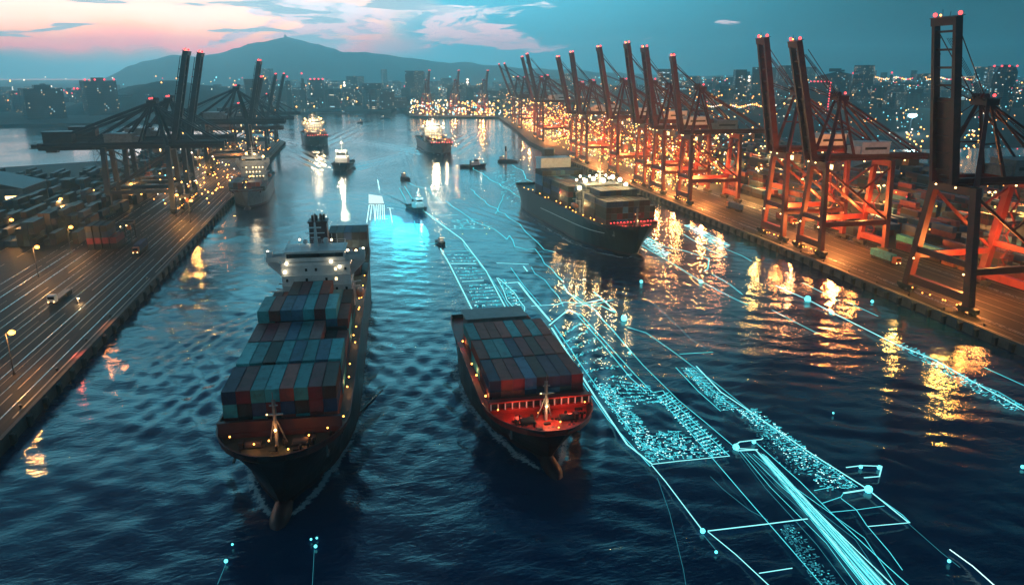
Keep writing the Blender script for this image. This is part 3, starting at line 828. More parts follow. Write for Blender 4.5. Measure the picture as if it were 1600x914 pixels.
# ---- the ship coming past the right cranes
hd3 = R(-4.8); sm3 = ship_matrix(115.5, 284.5, hd3)
s3 = empty('container_ship', (115.5, 284.5, 0), -hd3, 'loaded container ship at right with blazing floodlights amidships and a pale block aft', 'ship')
D3, W3, T3 = make_hull(s3, 146, 26.5, 12.6, 'hull_teal', sheer=1.6)
z3 = 11.5
hatch_wall(s3, D3, 9.5, z3, 2.6)
hc = MB(); hc.box((0, 27, z3+.4), (22.6, 30, .8)); hc.box((0, 90, z3+.4), (22.6, 66, .8)); hc.build('hatch_coaming', M['maroon'], s3)
superstructure(s3, 43, 9, 20, z3-.2, 25.4, 25, funnel=False, lit=6, mt='hull_grey')
db = MB(); db.box((2, 118, 21), (17.5, 9, 18)); db.box((2, 118, 30.1), (18.3, 9.8, .3)); dbo = db.build('deckhouse', M['white'], s3)
fn = MB(); fn.box((2, 127, 26), (6, 5, 16), taper=.9); fn.build('funnel', M['steel_dark'], s3)
foremast(s3, 6, z3+.1, 9, 300)
deck_gear(s3, D3, 3.5, 9, z3+.1, 10, 8)
each_light(s3, [(-11+1.57*i, 8.6-abs(i-7)*.0, z3+2.9+.1*(i % 2)) for i in range(15)], 'red_lamp', .26, 'bow_light')
each_light(s3, [(-8+1.3*i, 3.2+abs(i-6)*.55, T3(3)-.6) for i in range(13) if i % 3], 'red_lamp', .2, 'bow_light')
each_light(s3, [(-9, 43, 27.6), (-5, 43, 28.4), (0, 43, 27.4), (4.6, 43, 28.8), (8.4, 43, 27.4), (11.5, 43, 25), (-12, 42.6, 24.5)], 'white_lamp', 1.05, 'flood_light')
each_light(s3, [(-9+2.2*i, 54+(i % 3), 26.5+(i % 2)*1.5) for i in range(9)], 'white_lamp', .6, 'flood_light')
each_light(s3, [(-12.2, 15+y, z3+1.4+.6*math.sin(y)) for y in (0, 9, 13, 22, 31, 35, 39, 44, 52, 58, 70, 75, 84, 96, 104, 112)], 'amber', .24)
for q, e in (((-5, 37.0, 33), 12000), ((4.6, 37.0, 34), 16000), ((10, 38, 30), 7000), ((0, 60, 35), 26000), ((-3, 80, 34), 12000), ((11, 116, 26), 5000), ((-12.6, 38, 18), 2400), ((-12.8, 70, 17), 1600)): lamp('flood_lamp', q, e, (1, .58, .2), .5, s3)
for q in ((-5, 7.5, z3+2.2), (5, 7.5, z3+2.2)): lamp('bow_lamp', q, 420, (1, .12, .08), .3, s3)
st3 = MB()
for sg in (-1, 1):
    pts = []
    for s_ in range(16, 100, 6):
        z_ = T3(s_)-4.6-(s_-16)*.02; k = (z_-.44)/(T3(s_)-.44)
        pts.append((sg*(W3(s_)+(D3(s_)-W3(s_))*k**1.75+.06), s_+6.2*(1-k)**1.4*max(0, 1-s_/24.0), z_))
    st3 = MB()
    for a, b_ in zip(pts, pts[1:]): st3.bar(a, b_, .1, .32)
    st3.build('hull_stripe', M['white'], s3)
pal3 = [['charcoal', 'navy', 'slate', 'dark brown', 'steel blue', 'maroon'], ['navy', 'charcoal', 'slate', 'dark brown'], ['slate', 'charcoal', 'navy', 'steel blue']]
t3 = [[4, 4, 4, 4, 4, 4, 4, 4, 3], [4, 5, 5, 5, 5, 5, 5, 5, 4]]
bays(sm3, [12.5, 25.6], 9, lambda b_, c: t3[b_][c] if b_ >= 0 else 0, z3+.8, pal3, "right ship's bow stack", 'containers at the bow of the right ship')
bays(sm3, [58, 71, 84, 97], 9, lambda b_, c: [4, 4, 4, 5][b_] if b_ >= 0 else 0, z3+.8, pal3, "right ship's after stack", 'containers behind the lights of the right ship')

# ---- smaller cargo ships farther up the channel
def far_ship(x, y, hd, L, B, side, label, top_lit, seed, dimk=1.0):
    o = empty('cargo_ship', (x, y, 0), -hd, label, 'ship')
    d_, w_, t_ = make_hull(o, L, B, 9.5, side, fine=32)
    zz = 8.4
    hatch_wall(o, d_, 8.5, zz, 2.4)
    superstructure(o, L*.52, 9, B*.72, zz-.2, 24, B, lit=6)
    foremast(o, 5, zz, 9, 0, lit=False)
    rr = random.Random(seed)
    each_light(o, [(rr.uniform(-.42, .42)*B, L*.52+rr.uniform(-3, 10), rr.uniform(21, 27)) for _ in range(16 if dimk > .5 else 3)], 'white_lamp' if top_lit else 'warm', .75, 'flood_light')
    each_light(o, [(rr.uniform(-.4, .4)*B, rr.uniform(9, 44), rr.uniform(12, 16)) for _ in range(14 if dimk > .5 else 4)], 'amber', .4)
    each_light(o, [(-B*.4+B*.8*i/8, 9.0, zz+2.7) for i in range(9 if dimk > .5 else 0)], 'red_lamp', .4, 'bow_light')
    for q, e in (((0, L*.52-4, 27), 26000), ((0, L*.3, 19), 12000), ((4, 6, 14), 4200)): lamp('flood_lamp', q, e*dimk*(1 if top_lit else .5), (1, .72, .4), 1.0, o)
    m = ship_matrix(x, y, hd)
    for bi in range(int((L*.52-13)/13)):
        for c in range(8):
            for k in range(rr.choice((1, 2, 2))):
                MASS.append((m @ Matrix.Translation(((c-3.5)*2.5, 17+bi*13, zz+.6+k*2.6)), rr.choice(list(PAL)[2:9])))
    return o
far_ship(80.8, 703, R(-3), 118, 25, 'hull_grey', 'distant cargo ship in mid channel with a golden blaze of lights on top', True, 31)
far_ship(-38, 812, R(-8), 96, 25, 'hull_black', 'distant dark cargo ship with warm lights close to the end of the left quay', False, 32)
far_ship(-63.5, 440, R(-1), 96, 20, 'hull_grey', 'grey bowed cargo ship moored along the left quay beneath the cranes', False, 33, .12)

# ---- tugs, launches and barges
def tug(x, y, hd, sc, label, lights='white_lamp', tall_mast=True, stern=True, power=1500, dark='hull_black'):
    o = empty('tug_boat', (x, y, 0), -hd, label, 'boat'); o.scale = (sc, sc, sc)
    b = MB(); rows = []
    for s_, w_, zt in ((0, .15, 3.2), (.8, 1.5, 3.1), (2, 2.7, 2.9), (4.5, 3.7, 2.5), (9, 4.0, 2.0), (18, 4.0, 1.8), (22, 3.5, 1.9), (23, 2.6, 1.9)):
        rows.append([(-w_, s_, zt), (-w_*.86, s_+(.9 if s_ < 2 else 0), .1), (-w_*.7, s_+1*(s_ < 2), -1), (w_*.7, s_+1*(s_ < 2), -1), (w_*.86, s_+(.9 if s_ < 2 else 0), .1), (w_, s_, zt)])
    b.grid(rows, 0, flip=True)
    b.face(rows[-1][::-1]); b.build('hull', M[dark], o)
    d = MB(); d.grid([[(-r_[0][0]*-1*.97, r_[0][1], r_[0][2]-.5), (r_[5][0]*.97, r_[5][1], r_[5][2]-.5)] for r_ in rows]); d.build('deck', M['deck_green'], o)
    f = MB()
    for a, c_ in zip(rows, rows[1:]):
        for i in (0, 5): f.tube(a[i], c_[i], .28, n=6)
    f.build('rubbing_strake', M['rubber'], o)
    h = MB(); h.box((0, 9.5, 3.2), (4.8, 7.5, 2.8)); h.box((0, 8.6, 5.8), (3.8, 4.2, 2.6)); h.box((0, 8.6, 7.2), (4.4, 5, .25)); ho_ = h.build('wheelhouse', M['white'], o)
    g_ = MB(); g_.box((0, 6.45, 6.2), (3.4, .12, 1.0)); g_.box((-1.93, 8.6, 6.2), (.1, 3.4, 1.0)); g_.box((1.93, 8.6, 6.2), (.1, 3.4, 1.0)); g_.build('window', M['glass_dark'], ho_)
    q = MB(); q.tube((0, 9.8, 7.2), (0, 9.8, 13 if tall_mast else 9.5), .16, .08); q.box((0, 9.8, 10 if tall_mast else 8.6), (2.4, .2, .2)); q.build('mast', M['white'], o)
    q = MB()
    for sg in (-1, 1): q.tube((sg*1.5, 14, 1.5), (sg*1.5, 14, 6.2), .55, .5)
    q.build('funnel', M['black'], o)
    each_light(o, [(-1.6, 6.3, 7.6), (1.6, 6.3, 7.6), (0, 9.6, 10.4), (1.9, 12, 4.6), (-1.9, 12.2, 4.4)], lights, .3, 'deck_light')
    if power: lamp('deck_lamp', (0, 4.6, 8.2), power, (1, .82, .55) if lights != 'cool_lamp' else (.4, .9, 1), .5, o)
    return o
tug(-13.6, 603, R(6), 2.0, 'dark offshore tug with a tall thin mast left of mid channel', power=16000)
tug(34.8, 408, R(-14), 1.0, 'small tug running up mid channel beside the glowing sign', 'cool_lamp', False, power=900, dark='hull_black')
p_ = at(760, 262); tug(p_.x, p_.y, R(-74), .95, 'dark tug with low hull lying left of the floodlit right ship', 'warm', False, power=300)
p_ = at(693, 384); tug(p_.x, p_.y, R(-10), .42, 'tiny dark launch between the glowing guide lines', 'warm', False, power=120)
def barge(x, y, hd, L, W, label, tower=False):
    o = empty('barge', (x, y, 0), -hd, label, 'boat')
    b = MB(); b.box((0, 0, .7), (W, L, 2.0)); b.box((0, -L/2-.6, 1.0), (W*.9, 1.6, 1.2)); b.build('hull', M['hull_black'], o)
    b = MB(); b.box((0, 0, 1.9), (W*.86, L*.84, .5)); b.build('hatch_cover', M['maroon'], o)
    b = MB(); b.box((0, L*.33, 3.3), (W*.6, 3, 2.6)); b.build('cabin', M['white'], o)
    if tower:
        b = MB(); b.tube((0, L*.1, 1.7), (0, L*.1, 9), 1.2, .8); b.build('lower_tower', M['white'], o)
        b = MB(); b.tube((0, L*.1, 9), (0, L*.1, 13.5), .9, .7); b.build('upper_tower', M['black'], o)
    each_light(o, [(0, L*.33-1.7, 4.9)], 'warm', .35, 'cabin_light')
    return o
p_ = at(793, 253); barge(p_.x, p_.y, R(-60), 16, 7, 'small work barge carrying a short white and black tower', True)
p_ = at(633, 281); barge(p_.x, p_.y, R(-20), 8, 4.2, 'tiny dark boat alone in mid channel trailing a wake')
p_ = at(603, 186); barge(p_.x, p_.y, R(-70), 18, 9, 'tiny flat barge far up the channel with a lamp glinting below')
p_ = at(563, 193); barge(p_.x, p_.y, R(40), 8, 4, 'black speck of a boat far up the channel')
p_ = at(520, 178); barge(p_.x, p_.y, R(80), 60, 16, 'long low ferry lying at the far shore')
# spar adrift beside the left ship's bow
p0, p1 = at(522, 684), at(598, 610)
sp = MB(); sp.bar((p0.x, p0.y, .35), (p1.x, p1.y, .2), .8, .5, .4, .3); o = sp.build('floating_spar', M['steel_dark']); tag(o, "long dark spar drifting in the water beside the left ship's bow", 'spar')
bl = MB(); bl.bar((p0.x-.4, p0.y-.4, .3), (p0.x+4.6, p0.y+3.4, 1.3), 2.0, .3, 1.0, .25); ob = bl.build('blade', M['grey'], o)
# ------------------------------------------------------------------ ship-to-shore cranes
# local axes: the origin is on the waterside rail at quay level, -x is the water
GZ = 40.0
def make_crane(hw, mat, label, group, boom_w=7.0, boom_len=48.0, rear=48.0, front=4.0, tilt=11.0, boom_open=True, bulbs=6, lamp_w=9000, house_col='grey', legw=2.0, sk=1.0):
    mt = M[mat]
    o = empty('quay_crane', (0, 0, 0), 0, label, 'crane', group)
    tw = hw*.62                                       # legs lean together towards the top
    gauge = 30.0
    for x in (0, gauge):
        for sg in (-1, 1):
            b = MB(); b.bar((x, sg*hw, 2.2), (x, sg*tw, GZ-1.4), legw*.95, legw*1.1, legw*.85, legw)
            lg = b.build('leg', mt, o)
            q = MB(); q.box((x, sg*hw, 1.5), (1.7, 7.6, 1.3))
            for k in (-2.9, -1.4, 1.4, 2.9): q.tube((x-.5, sg*hw+k, .5), (x+.5, sg*hw+k, .5), .5, n=9)
            for k in (-2.15, 2.15): q.box((x, sg*hw+k, .95), (1.1, 2.4, .6))
            q.build('bogie', M['black'], lg)
        b = MB(); b.bar((x, -hw, 4.6), (x, hw, 4.6), 1.8, 2.6); b.build('sill_beam', mt, o)
        b = MB(); b.bar((x, -tw-.8, GZ-2.6), (x, tw+.8, GZ-2.6), 2.0, 2.4); b.build('portal_beam', mt, o)
        mz = 16.0 if x else 15.0; mw = hw+(tw-hw)*(mz-2)/(GZ-3.4)
        b = MB(); b.bar((x, -mw, mz), (x, mw, mz), 1.3, 1.9); b.build('portal_beam', mt, o)
    for sg in (-1, 1):
        mz = 13.0; mw = hw+(tw-hw)*(mz-2)/(GZ-3.4)
        b = MB(); b.bar((0, sg*mw, mz), (gauge, sg*mw, mz), 1.4, 2.1); b.build('tie_beam', mt, o)
        b = MB(); a1 = hw+(tw-hw)*(mz-1)/(GZ-3.4)
        b.bar((.3, sg*tw*1.02, GZ-4), (gauge-.6, sg*a1, mz+1.2), .75, .85)
        b.bar((gauge-.3, sg*tw*1.02, GZ-4.2), (gauge*.5, sg*(a1+tw)/2, (GZ+mz)/2-1.2), .6, .7)
        b.build('brace', mt, o)
    # twin girder with cross ties and a walkway
    gy_ = boom_w/2-.7
    for sg in (-1, 1):
        b = MB(); b.bar((-front, sg*gy_, GZ-(sk-1)*.8), (rear, sg*gy_, GZ-(sk-1)*.8), 1.3, 2.5+(sk-1)*2)
        b.bar((-front, sg*(gy_+1.35), GZ-.4), (rear, sg*(gy_+1.35), GZ-.4), 1.0, .12); b.build('girder', mt, o)
        r_ = MB()
        n = int((rear+front)/3)
        for k in range(n+1): r_.tube((-front+k*3, sg*(gy_+1.8), GZ-.4), (-front+k*3, sg*(gy_+1.8), GZ+.75), .05, n=4)
        for z in (.2, .7): r_.tube((-front, sg*(gy_+1.8), GZ+z), (rear, sg*(gy_+1.8), GZ+z), .05, n=4)
        r_.build('railing', mt, o)
    b = MB()
    for x in np.arange(-front+1, rear, 6.5): b.bar((x, -gy_, GZ-.2), (x, gy_, GZ-.2), .6, 1.0)
    b.box(((rear-front)/2, 0, GZ-.72), (rear+front-1, .4, .12)); b.box((rear-1, 0, GZ), (2.2, boom_w+1.2, 2.2)); b.build('cross_tie', mt, o)
    # machinery house, cabin, rear platform
    b = MB(); b.box((23, 0, GZ+3.7), (13, boom_w+.4, 4.8)); b.box((23, 0, GZ+6.2), (13.6, boom_w+1, .3)); b.box((15, 0, GZ+3.0), (3, boom_w-1.5, 3.2))
    mh = b.build('machinery_house', M[house_col], o)
    if sk > 1:
        b = MB(); b.box((rear-9, 0, GZ+4.4), (13, boom_w*.8, 6.4)); b.box((rear-9, 0, GZ+7.72), (13.8, boom_w*.86, .3)); b.build('electrical_house', M['steel_dark'], o)
    b = MB(); b.box((23, -boom_w/2-.22, GZ+3.6), (10, .12, 1.0)); b.build('louvre', M['steel_dark'], mh)
    b = MB(); b.box((7, -gy_*.3, GZ-4.0), (3.4, 2.8, 3.2)); b.bar((7, -gy_*.3, GZ-2.4), (7, -gy_*.3, GZ-.6), .5); cb = b.build('operator_cabin', M['grey'], o)
    b = MB(); b.box((5.25, -gy_*.3, GZ-3.9), (.12, 2.3, 1.9)); b.build('window', M['window_lit'], cb)
    b = MB(); b.box((rear+1.8, 0, GZ-1.4), (4, boom_w, .4)); b.box((rear+2.2, 0, GZ-.2), (2.4, boom_w*.7, 2)); b.box((rear-5, 0, GZ-2.8), (5, 4, 2.6)); b.build('trolley_platform', M['steel_dark'], o)
    # apex frame
    ax, azt = 5.0, GZ+23.5
    for sg in (-1, 1):
        b = MB(); b.bar((0, sg*tw, GZ-1), (ax, sg*2.0, azt), 1.5, 1.5, 1.0, 1.0); b.bar((gauge*.46, sg*gy_, GZ+1), (ax+1, sg*2.0, azt), .9, .9, .7, .7)
        b.bar((3, sg*(tw*.45+1.1), GZ+11.5), (9.6, sg*2.5, GZ+11.5), .5); b.build('apex_leg', mt, o)
    b = MB(); b.box((ax+.6, 0, azt+.5), (4.6, 6.4, 1.9)); b.box((ax+.6, 0, azt+1.7), (5.2, 7, .2))
    for y in (-2.2, -.7, .7, 2.2): b.tube((ax-1.2, y-.3, azt+2.1), (ax-1.2, y+.3, azt+2.1), 1.0, n=10)
    b.tube((ax, 0, azt+1.6), (ax, 0, azt+4.5), .1); ah = b.build('apex_head', mt, o)
    wl_ = MB(); wl_.ball((0, 0, 0), .45); wl_ = wl_.mesh('warning_light', M['red_lamp'])
    for y in (2.6, -2.6): add_obj('warning_light', wl_, ah, (ax+1.2, y, azt+2.5))
    b = MB()
    for sg in (-1, 1):
        b.bar((ax+1, sg*2.0, azt), (rear-3, sg*gy_, GZ+1.4), .5*sk, .6*sk); b.bar((ax+1, sg*2.2, azt-.3), (rear*.62, sg*gy_, GZ+1.4), .5*sk, .6*sk)
        if sk > 1: b.bar((ax+1, sg*2.2, azt-.5), (-front+3, sg*gy_, GZ+1.4), .7, .8); b.bar((ax+.5, sg*2.2, azt-.5), (-front*.45, sg*gy_, GZ+1.4), .7, .8); b.bar((ax+1, sg*2.2, azt-.5), (rear*.36, sg*gy_, GZ+1.4), .8, .9)
        b.tube((ax+1, sg*1.2, azt+.8), (rear*.8, sg*gy_*.6, GZ+1.4), .1, n=5); b.tube((ax+1, sg*.8, azt+1), (rear-1, sg*gy_*.5, GZ+1.4), .1, n=5)
    b.build('back_stay', mt, o)
    # raised boom, hinged over the water
    px_ = -front-.4
    tl = R(tilt)
    bo = add_obj('boom', None, o) if False else None
    b = MB()
    for sg in (-1, 1):
        b.bar((0, sg*(boom_w/2-.65), -1.0), (0, sg*(boom_w/2-.65), boom_len), 2.6 if boom_open else 2.6, 1.3, 2.0, 1.2, up=(0, 1, 0))
        b.bar((1.1, sg*(boom_w/2-.1), 0), (1.1, sg*(boom_w/2-.1), boom_len-1), .5, .12, up=(0, 1, 0))
    zz = 3.0
    while zz < boom_len-.5:
        b.bar((0, -boom_w/2+1, zz), (0, boom_w/2-1, zz), .5, .6)
        zz += 5.2
    if not boom_open:
        b.box((.5, 0, boom_len/2), (.5, boom_w-2, boom_len-1.5))
    else:
        b.box((.5, 0, boom_len*.28), (.4, boom_w-2.2, boom_len*.5))
    b.box((0, 0, boom_len), (2.4, boom_w+.3, 2.2)); b.box((.2, 0, boom_len+1.2), (3.2, boom_w+.8, .16))
    for y in (-boom_w/2-.3, boom_w/2+.3):
        b.tube((1.2, y, boom_len+1.2), (1.2, y, boom_len+2.3), .05, n=4)
    b.tube((.4, boom_w*.2, boom_len+1.2), (.4, boom_w*.2, boom_len+3.4), .07, n=4); b.tube((-.6, -boom_w*.2, boom_len+1.2), (-.2, -boom_w*.2, boom_len+2.6), .1, n=4)
    # ladder and cable runs on the landward face
    b.bar((1.9, boom_w*.5+.3, 2), (1.9, boom_w*.5+.3, boom_len-2), .3, .3)
    for k in range(9): b.box((1.7, boom_w*.5+.2, 5+k*4.7), (.7, .9, .5))
    bo = b.build('boom', mt, o, loc=(px_, 0, GZ+.4), rot=(0, -tl, 0))
    for sg in (-1, 1): add_obj('warning_light', wl_, bo, (.3, sg*(boom_w/2+.1), boom_len+2.0)).scale = (1.3, 1.3, 1.3)
    l = MB(); l.ball((.3, boom_w*.28, boom_len+1.8), .3, 6, 4); l.build('warning_light', M['amber'], bo)
    f = MB()
    bx = lambda z: (px_-math.sin(tl)*z+1.0, GZ+.4+math.cos(tl)*z)
    for sg in (-1, 1):
        for z in (boom_len*.33, boom_len*.62, boom_len*.94):
            x_, z_ = bx(z); f.tube((x_, sg*(boom_w/2-.6), z_), (ax-.5, sg*2.1, azt+.3), .16, n=5)
        for k in (.3, .9): f.tube((bx(boom_len*.9)[0], sg*k, bx(boom_len*.9)[1]), (ax-.5, sg*k, azt+1.6), .08, n=4)
    f.build('fore_stay', mt, o)
    # hoist ropes, stair tower on one landside leg
    st_ = MB()
    for k in range(9):
        z0, z1 = 3+k*4.0, 3+(k+1)*4.0
        a, c_ = (0, 2.6) if k % 2 == 0 else (2.6, 0)
        st_.bar((gauge+1.6+a, hw*.6, z0), (gauge+1.6+c_, hw*.6, z1), .8, .12)
        st_.box((gauge+2.9, hw*.6, z1), (4, 1.2, .12))
        for xx in (1.2, 4.6): st_.box((gauge+xx, hw*.6+.6, (z0+z1)/2), (.12, .12, 4))
    st_.build('stair_tower', mt, o)
    h = MB()
    for y in (-1.3, 1.3):
        for xx in (11.2, 13.2): h.tube((xx, y, GZ-1), (xx, y, 22), .05, n=4)
    h.box((12.2, 0, 21.6), (2.6, 5.8, .6)); h.box((12.2, 0, 22.6), (1.4, 2.2, 1.2)); h.build('spreader', M['orange_paint'], o)
    # floodlights below the girder and on the legs
    l = MB(); l.ball((0, 0, 0), .34, 7, 5, sz=.8); lm = l.mesh('flood_light', M['warm'])
    spots = [(-front+.6, -gy_, GZ-1.7), (-front+.6, gy_, GZ-1.7), (10, gy_, GZ-1.7), (19, -gy_, GZ-1.7), (gauge-2, gy_, GZ-1.7), (gauge+8, -gy_, GZ-1.7), (-1.3, hw*.8, 12), (-1.3, -hw*.8, 12)]
    for q in spots[:bulbs]: add_obj('flood_light', lm, o, q)
    s2_ = MB(); s2_.ball((0, 0, 0), .2, 6, 4); sm_ = s2_.mesh('sill_light', M['amber'])
    for k in (-.75, -.4, -.32, .1, .35, .7): add_obj('sill_light', sm_, o, (-1.1, hw*k, 1.7+.3*math.sin(k*30)))
    if lamp_w:
        lamp('crane_lamp', (13, 0, 11.5), lamp_w*3.0, (1, .30, .065), .8, o)
        lamp('crane_lamp', (26, hw*.4, 19), lamp_w*.7, (1, .32, .07), .8, o)
    return o

def place(o, x, y, rz, label=None, boom_tilt=None, z=QZ):
    o.location = (x, y, z); o.rotation_euler = (0, 0, rz)
    if label: o['label'] = label
    if boom_tilt is not None:
        for ch in KIDS[o.name]:
            if ch.name.startswith('boom'): ch.rotation_euler = (0, -R(boom_tilt), 0)
    return o
GR = 'quay cranes along the right terminal'
near = make_crane(13.6, 'steel_red', 'largest dark red quay crane at right with a tall open raised boom', GR, boom_w=9.6, boom_len=47.5, tilt=10, lamp_w=17000, bulbs=8, legw=2.4)
place(near, 185.5, 200, 0)
std = make_crane(8.6, 'steel_red', 'dark red quay crane, left one of the close pair at right', GR, boom_w=6.6, boom_len=46, tilt=12, lamp_w=24000, bulbs=8, house_col='white')
place(std, 185.5, 301, 0)
def rcopy(x, y, label):
    c = copy_tree(std); place(c, x, y, 0, label, 12+rnd.uniform(-2.5, 4.0)); k = rnd.uniform(.95, 1.05); c.scale = (1, rnd.uniform(.92, 1.12), k); return c
rcopy(185.5, 272, 'dark red quay crane, right one of the close pair with a white machinery house')
thin = make_crane(8.2, 'steel_red', 'red quay crane with a thin boom standing just left of the close pair', GR, boom_w=3.4, boom_len=40, tilt=11, lamp_w=21000, bulbs=8)
place(thin, 185.5, 398, 0)
for y, lab in ((438, 'red quay crane with raised boom above the floodlit right ship, right of a twin pair'), (468, 'red quay crane with raised boom, left of the twin pair above the floodlit ship'),
               (521, 'red quay crane with a single slim boom left of the twin pair'), (596, 'red quay crane with raised boom, right of a tight pair beyond the floodlit ship'),
               (626, 'red quay crane with raised boom, left of a tight pair beyond the floodlit ship')):
    rcopy(185.5, y, lab)
rcopy(200, 800, 'distant red crane, nearer of two booms in the middle of the far row')
rcopy(203, 838, 'distant red crane, farther of two booms in the middle of the far row')
far_ = make_crane(8.2, 'steel_red', 'far red crane with a thin leaning boom, second from the end of the row', GR, boom_w=3.0, boom_len=44, tilt=22, lamp_w=16000, bulbs=6)
place(far_, 217, 985, 0)
c = copy_tree(far_); place(c, 226, 1070, 0, 'farthest red crane with a thin leaning boom at the end of the row')
GL = 'quay cranes along the left terminal'
lft = make_crane(10.5, 'steel_navy', 'nearest dark navy crane on the left quay with a long horizontal girder', GL, boom_w=9.0, boom_len=52, rear=60, front=27, tilt=12, boom_open=False, lamp_w=0, bulbs=2, legw=2.6, sk=1.8)
place(lft, -98, 432, math.pi); lft.scale = (1.05, 1, .9)
# on the left cranes the raised boom hinges at the quay edge
for ch in KIDS[lft.name]:
    if ch.name.startswith('boom'): ch.location.x = -2.5
    if ch.name.startswith('fore_stay'): ch.location.x = 0
LFS = [ch for ch in KIDS[lft.name] if ch.name.startswith('fore_stay')]
for ch in LFS:
    KIDS[lft.name].remove(ch); bpy.data.objects.remove(ch)
def lcopy(x, y, label):
    c = copy_tree(lft); place(c, x, y, math.pi, label); return c
lcopy(-98, 470, 'second dark navy crane on the left quay, its boom raised beside the first')
wide = make_crane(10.0, 'steel_navy', 'dark navy crane on the left quay with the widest raised boom', GL, boom_w=13.0, boom_len=43, rear=60, front=27, tilt=13, boom_open=False, lamp_w=9000, bulbs=4, legw=2.6, sk=1.8)
for ch in list(KIDS[wide.name]):
    if ch.name.startswith('boom'): ch.location.x = -2.5
    if ch.name.startswith('fore_stay'): KIDS[wide.name].remove(ch); bpy.data.objects.remove(ch)
place(wide, -77.5, 588, math.pi); wide.scale = (1, 1, .96)
low = lcopy(-84, 640, 'left quay crane with a short dark boom between two tall ones')
low.scale = (1, 1, .74)
c = lcopy(-84, 760, 'left quay crane showing a slim boom beyond the widest one'); c.scale = (1, 1, .76)
c = lcopy(-84, 850, 'farthest left quay crane near the end of the quay'); c.scale = (1, 1, .76)
# cranes on the far pier that closes the channel
for x, y, lab in ((128, 1330, 'far pier crane, leftmost in the hazy group across the channel'), (176, 1312, 'far pier crane, middle of the hazy group across the channel'), (222, 1290, 'far pier crane, rightmost of the hazy group across the channel')):
    c = copy_tree(far_); place(c, x, y, R(96), lab); c.scale = (.9, .9, .9); c['group'] = 'hazy cranes on the far pier'

# ------------------------------------------------------------------ yards: containers
YARD = list(PAL)
NAMED = [(226, 226, 'rust red'), (226, 239.5, 'teal'), (226, 252, 'maroon')]
def stack(x, y, n, colours, label_at, group, rz=0.0, z=QZ, mesh=None):
    for k in range(n):
        col = colours[k % len(colours)]
        tier = '' if n == 1 else (', on the ground' if k == 0 else (', topmost' if k == n-1 else ', in the middle'))
        container(Matrix.Translation((x, y, z+k*(CH+.02))), (0, 0, 0), col, f"{col} container {label_at}{tier}", group, rz=rz, mesh=mesh)
GY = 'containers behind the right quay cranes'
stack(226, 231, 2, ['orange', 'brick red'], 'beside the landside leg of the largest crane', GY, mesh=C20)
stack(226, 239.5, 1, ['orange'], 'short and alone on the apron left of the largest crane', GY, mesh=C20)
stack(226.5, 250, 2, ['dark brown', 'pale teal'], 'right of the maroon stack at the apron edge', GY)
stack(226.5, 263, 1, ['maroon'], 'alone at the apron edge between the close pair and the largest crane', GY)
stack(230, 268, 2, ['navy', 'teal'], 'second line behind the apron, bright topped', GY)
stack(230, 214, 2, ['rust red', 'maroon'], 'glowing under the largest crane', GY)
stack(234, 201, 2, ['brick red', 'orange'], 'under the largest crane, deeper in', GY)
stack(229, 187, 3, ['rust red', 'navy', 'maroon'], 'at the right edge behind the largest crane', GY)
stack(226.5, 292, 2, ['charcoal', 'navy'], 'behind the legs of the close pair', GY)
stack(226.5, 318, 2, ['slate', 'brick red'], 'left of the close pair at the apron edge', GY)
stack(226.5, 345, 2, ['navy', 'maroon'], 'between the thin boom crane and the close pair', GY)
GL2 = 'container stacks on the left terminal'
LS = [(-107, 342, 4), (-110, 342, 4), (-113, 342, 4), (-104, 342, 2)]
names = ['right of centre', 'left of centre', 'leftmost', 'rightmost short stack']
for (x, y, n), nm in zip(LS, names):
    stack(x, y, n, ['charcoal', 'maroon', 'navy'], f'in the dark left quay block, {nm}', GL2)
# the mass of boxes too far or too dark to tell apart
def yard_rows(x0, x1, y0, y1, dens, hmax, seed, cols=None):
    rr = random.Random(seed)
    y = y0
    while y < y1:
        x = x0
        while x < x1:
            if rr.random() < dens:
                h = rr.randint(1, hmax)
                for k in range(h):
                    if k < h-1 and rr.random() < .25: continue
                    MASS.append((Matrix.Translation((x, y, QZ+k*2.62)), rr.choice(cols or YARD[2:11])))
            x += 2.6 if rr.random() < .86 else 9
        y += 12.8 if rr.random() < .7 else 22
LEFTC = ['charcoal', 'charcoal', 'dark brown', 'navy']
yard_rows(236, 300, 190, 420, .55, 3, 1)
yard_rows(312, 420, 180, 420, .5, 3, 2)
yard_rows(236, 420, 430, 760, .5, 4, 3)
yard_rows(255, 420, 770, 1200, .45, 4, 4)
yard_rows(100, 230, 1345, 1480, .7, 4, 5)
yard_rows(-270, -126, 384, 560, .9, 4, 6, LEFTC)
yard_rows(-196, -122, 356, 382, .95, 4, 9, LEFTC)
yard_rows(-180, -124, 640, 840, .6, 4, 7, LEFTC)
yard_rows(-300, -190, 306, 378, .9, 4, 8, LEFTC)
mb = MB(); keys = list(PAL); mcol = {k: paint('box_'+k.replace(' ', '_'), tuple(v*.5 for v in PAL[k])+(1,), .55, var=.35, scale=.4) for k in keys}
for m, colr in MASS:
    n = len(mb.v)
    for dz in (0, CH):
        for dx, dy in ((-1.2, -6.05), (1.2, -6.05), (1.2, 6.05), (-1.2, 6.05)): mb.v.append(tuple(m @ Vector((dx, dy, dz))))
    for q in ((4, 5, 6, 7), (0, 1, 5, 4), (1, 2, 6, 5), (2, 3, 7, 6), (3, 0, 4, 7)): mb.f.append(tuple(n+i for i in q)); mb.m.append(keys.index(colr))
o = mb.build('container_rows', [mcol[k] for k in keys]); tag(o, 'rows of dark stacked containers filling both terminal yards', kind='stuff')

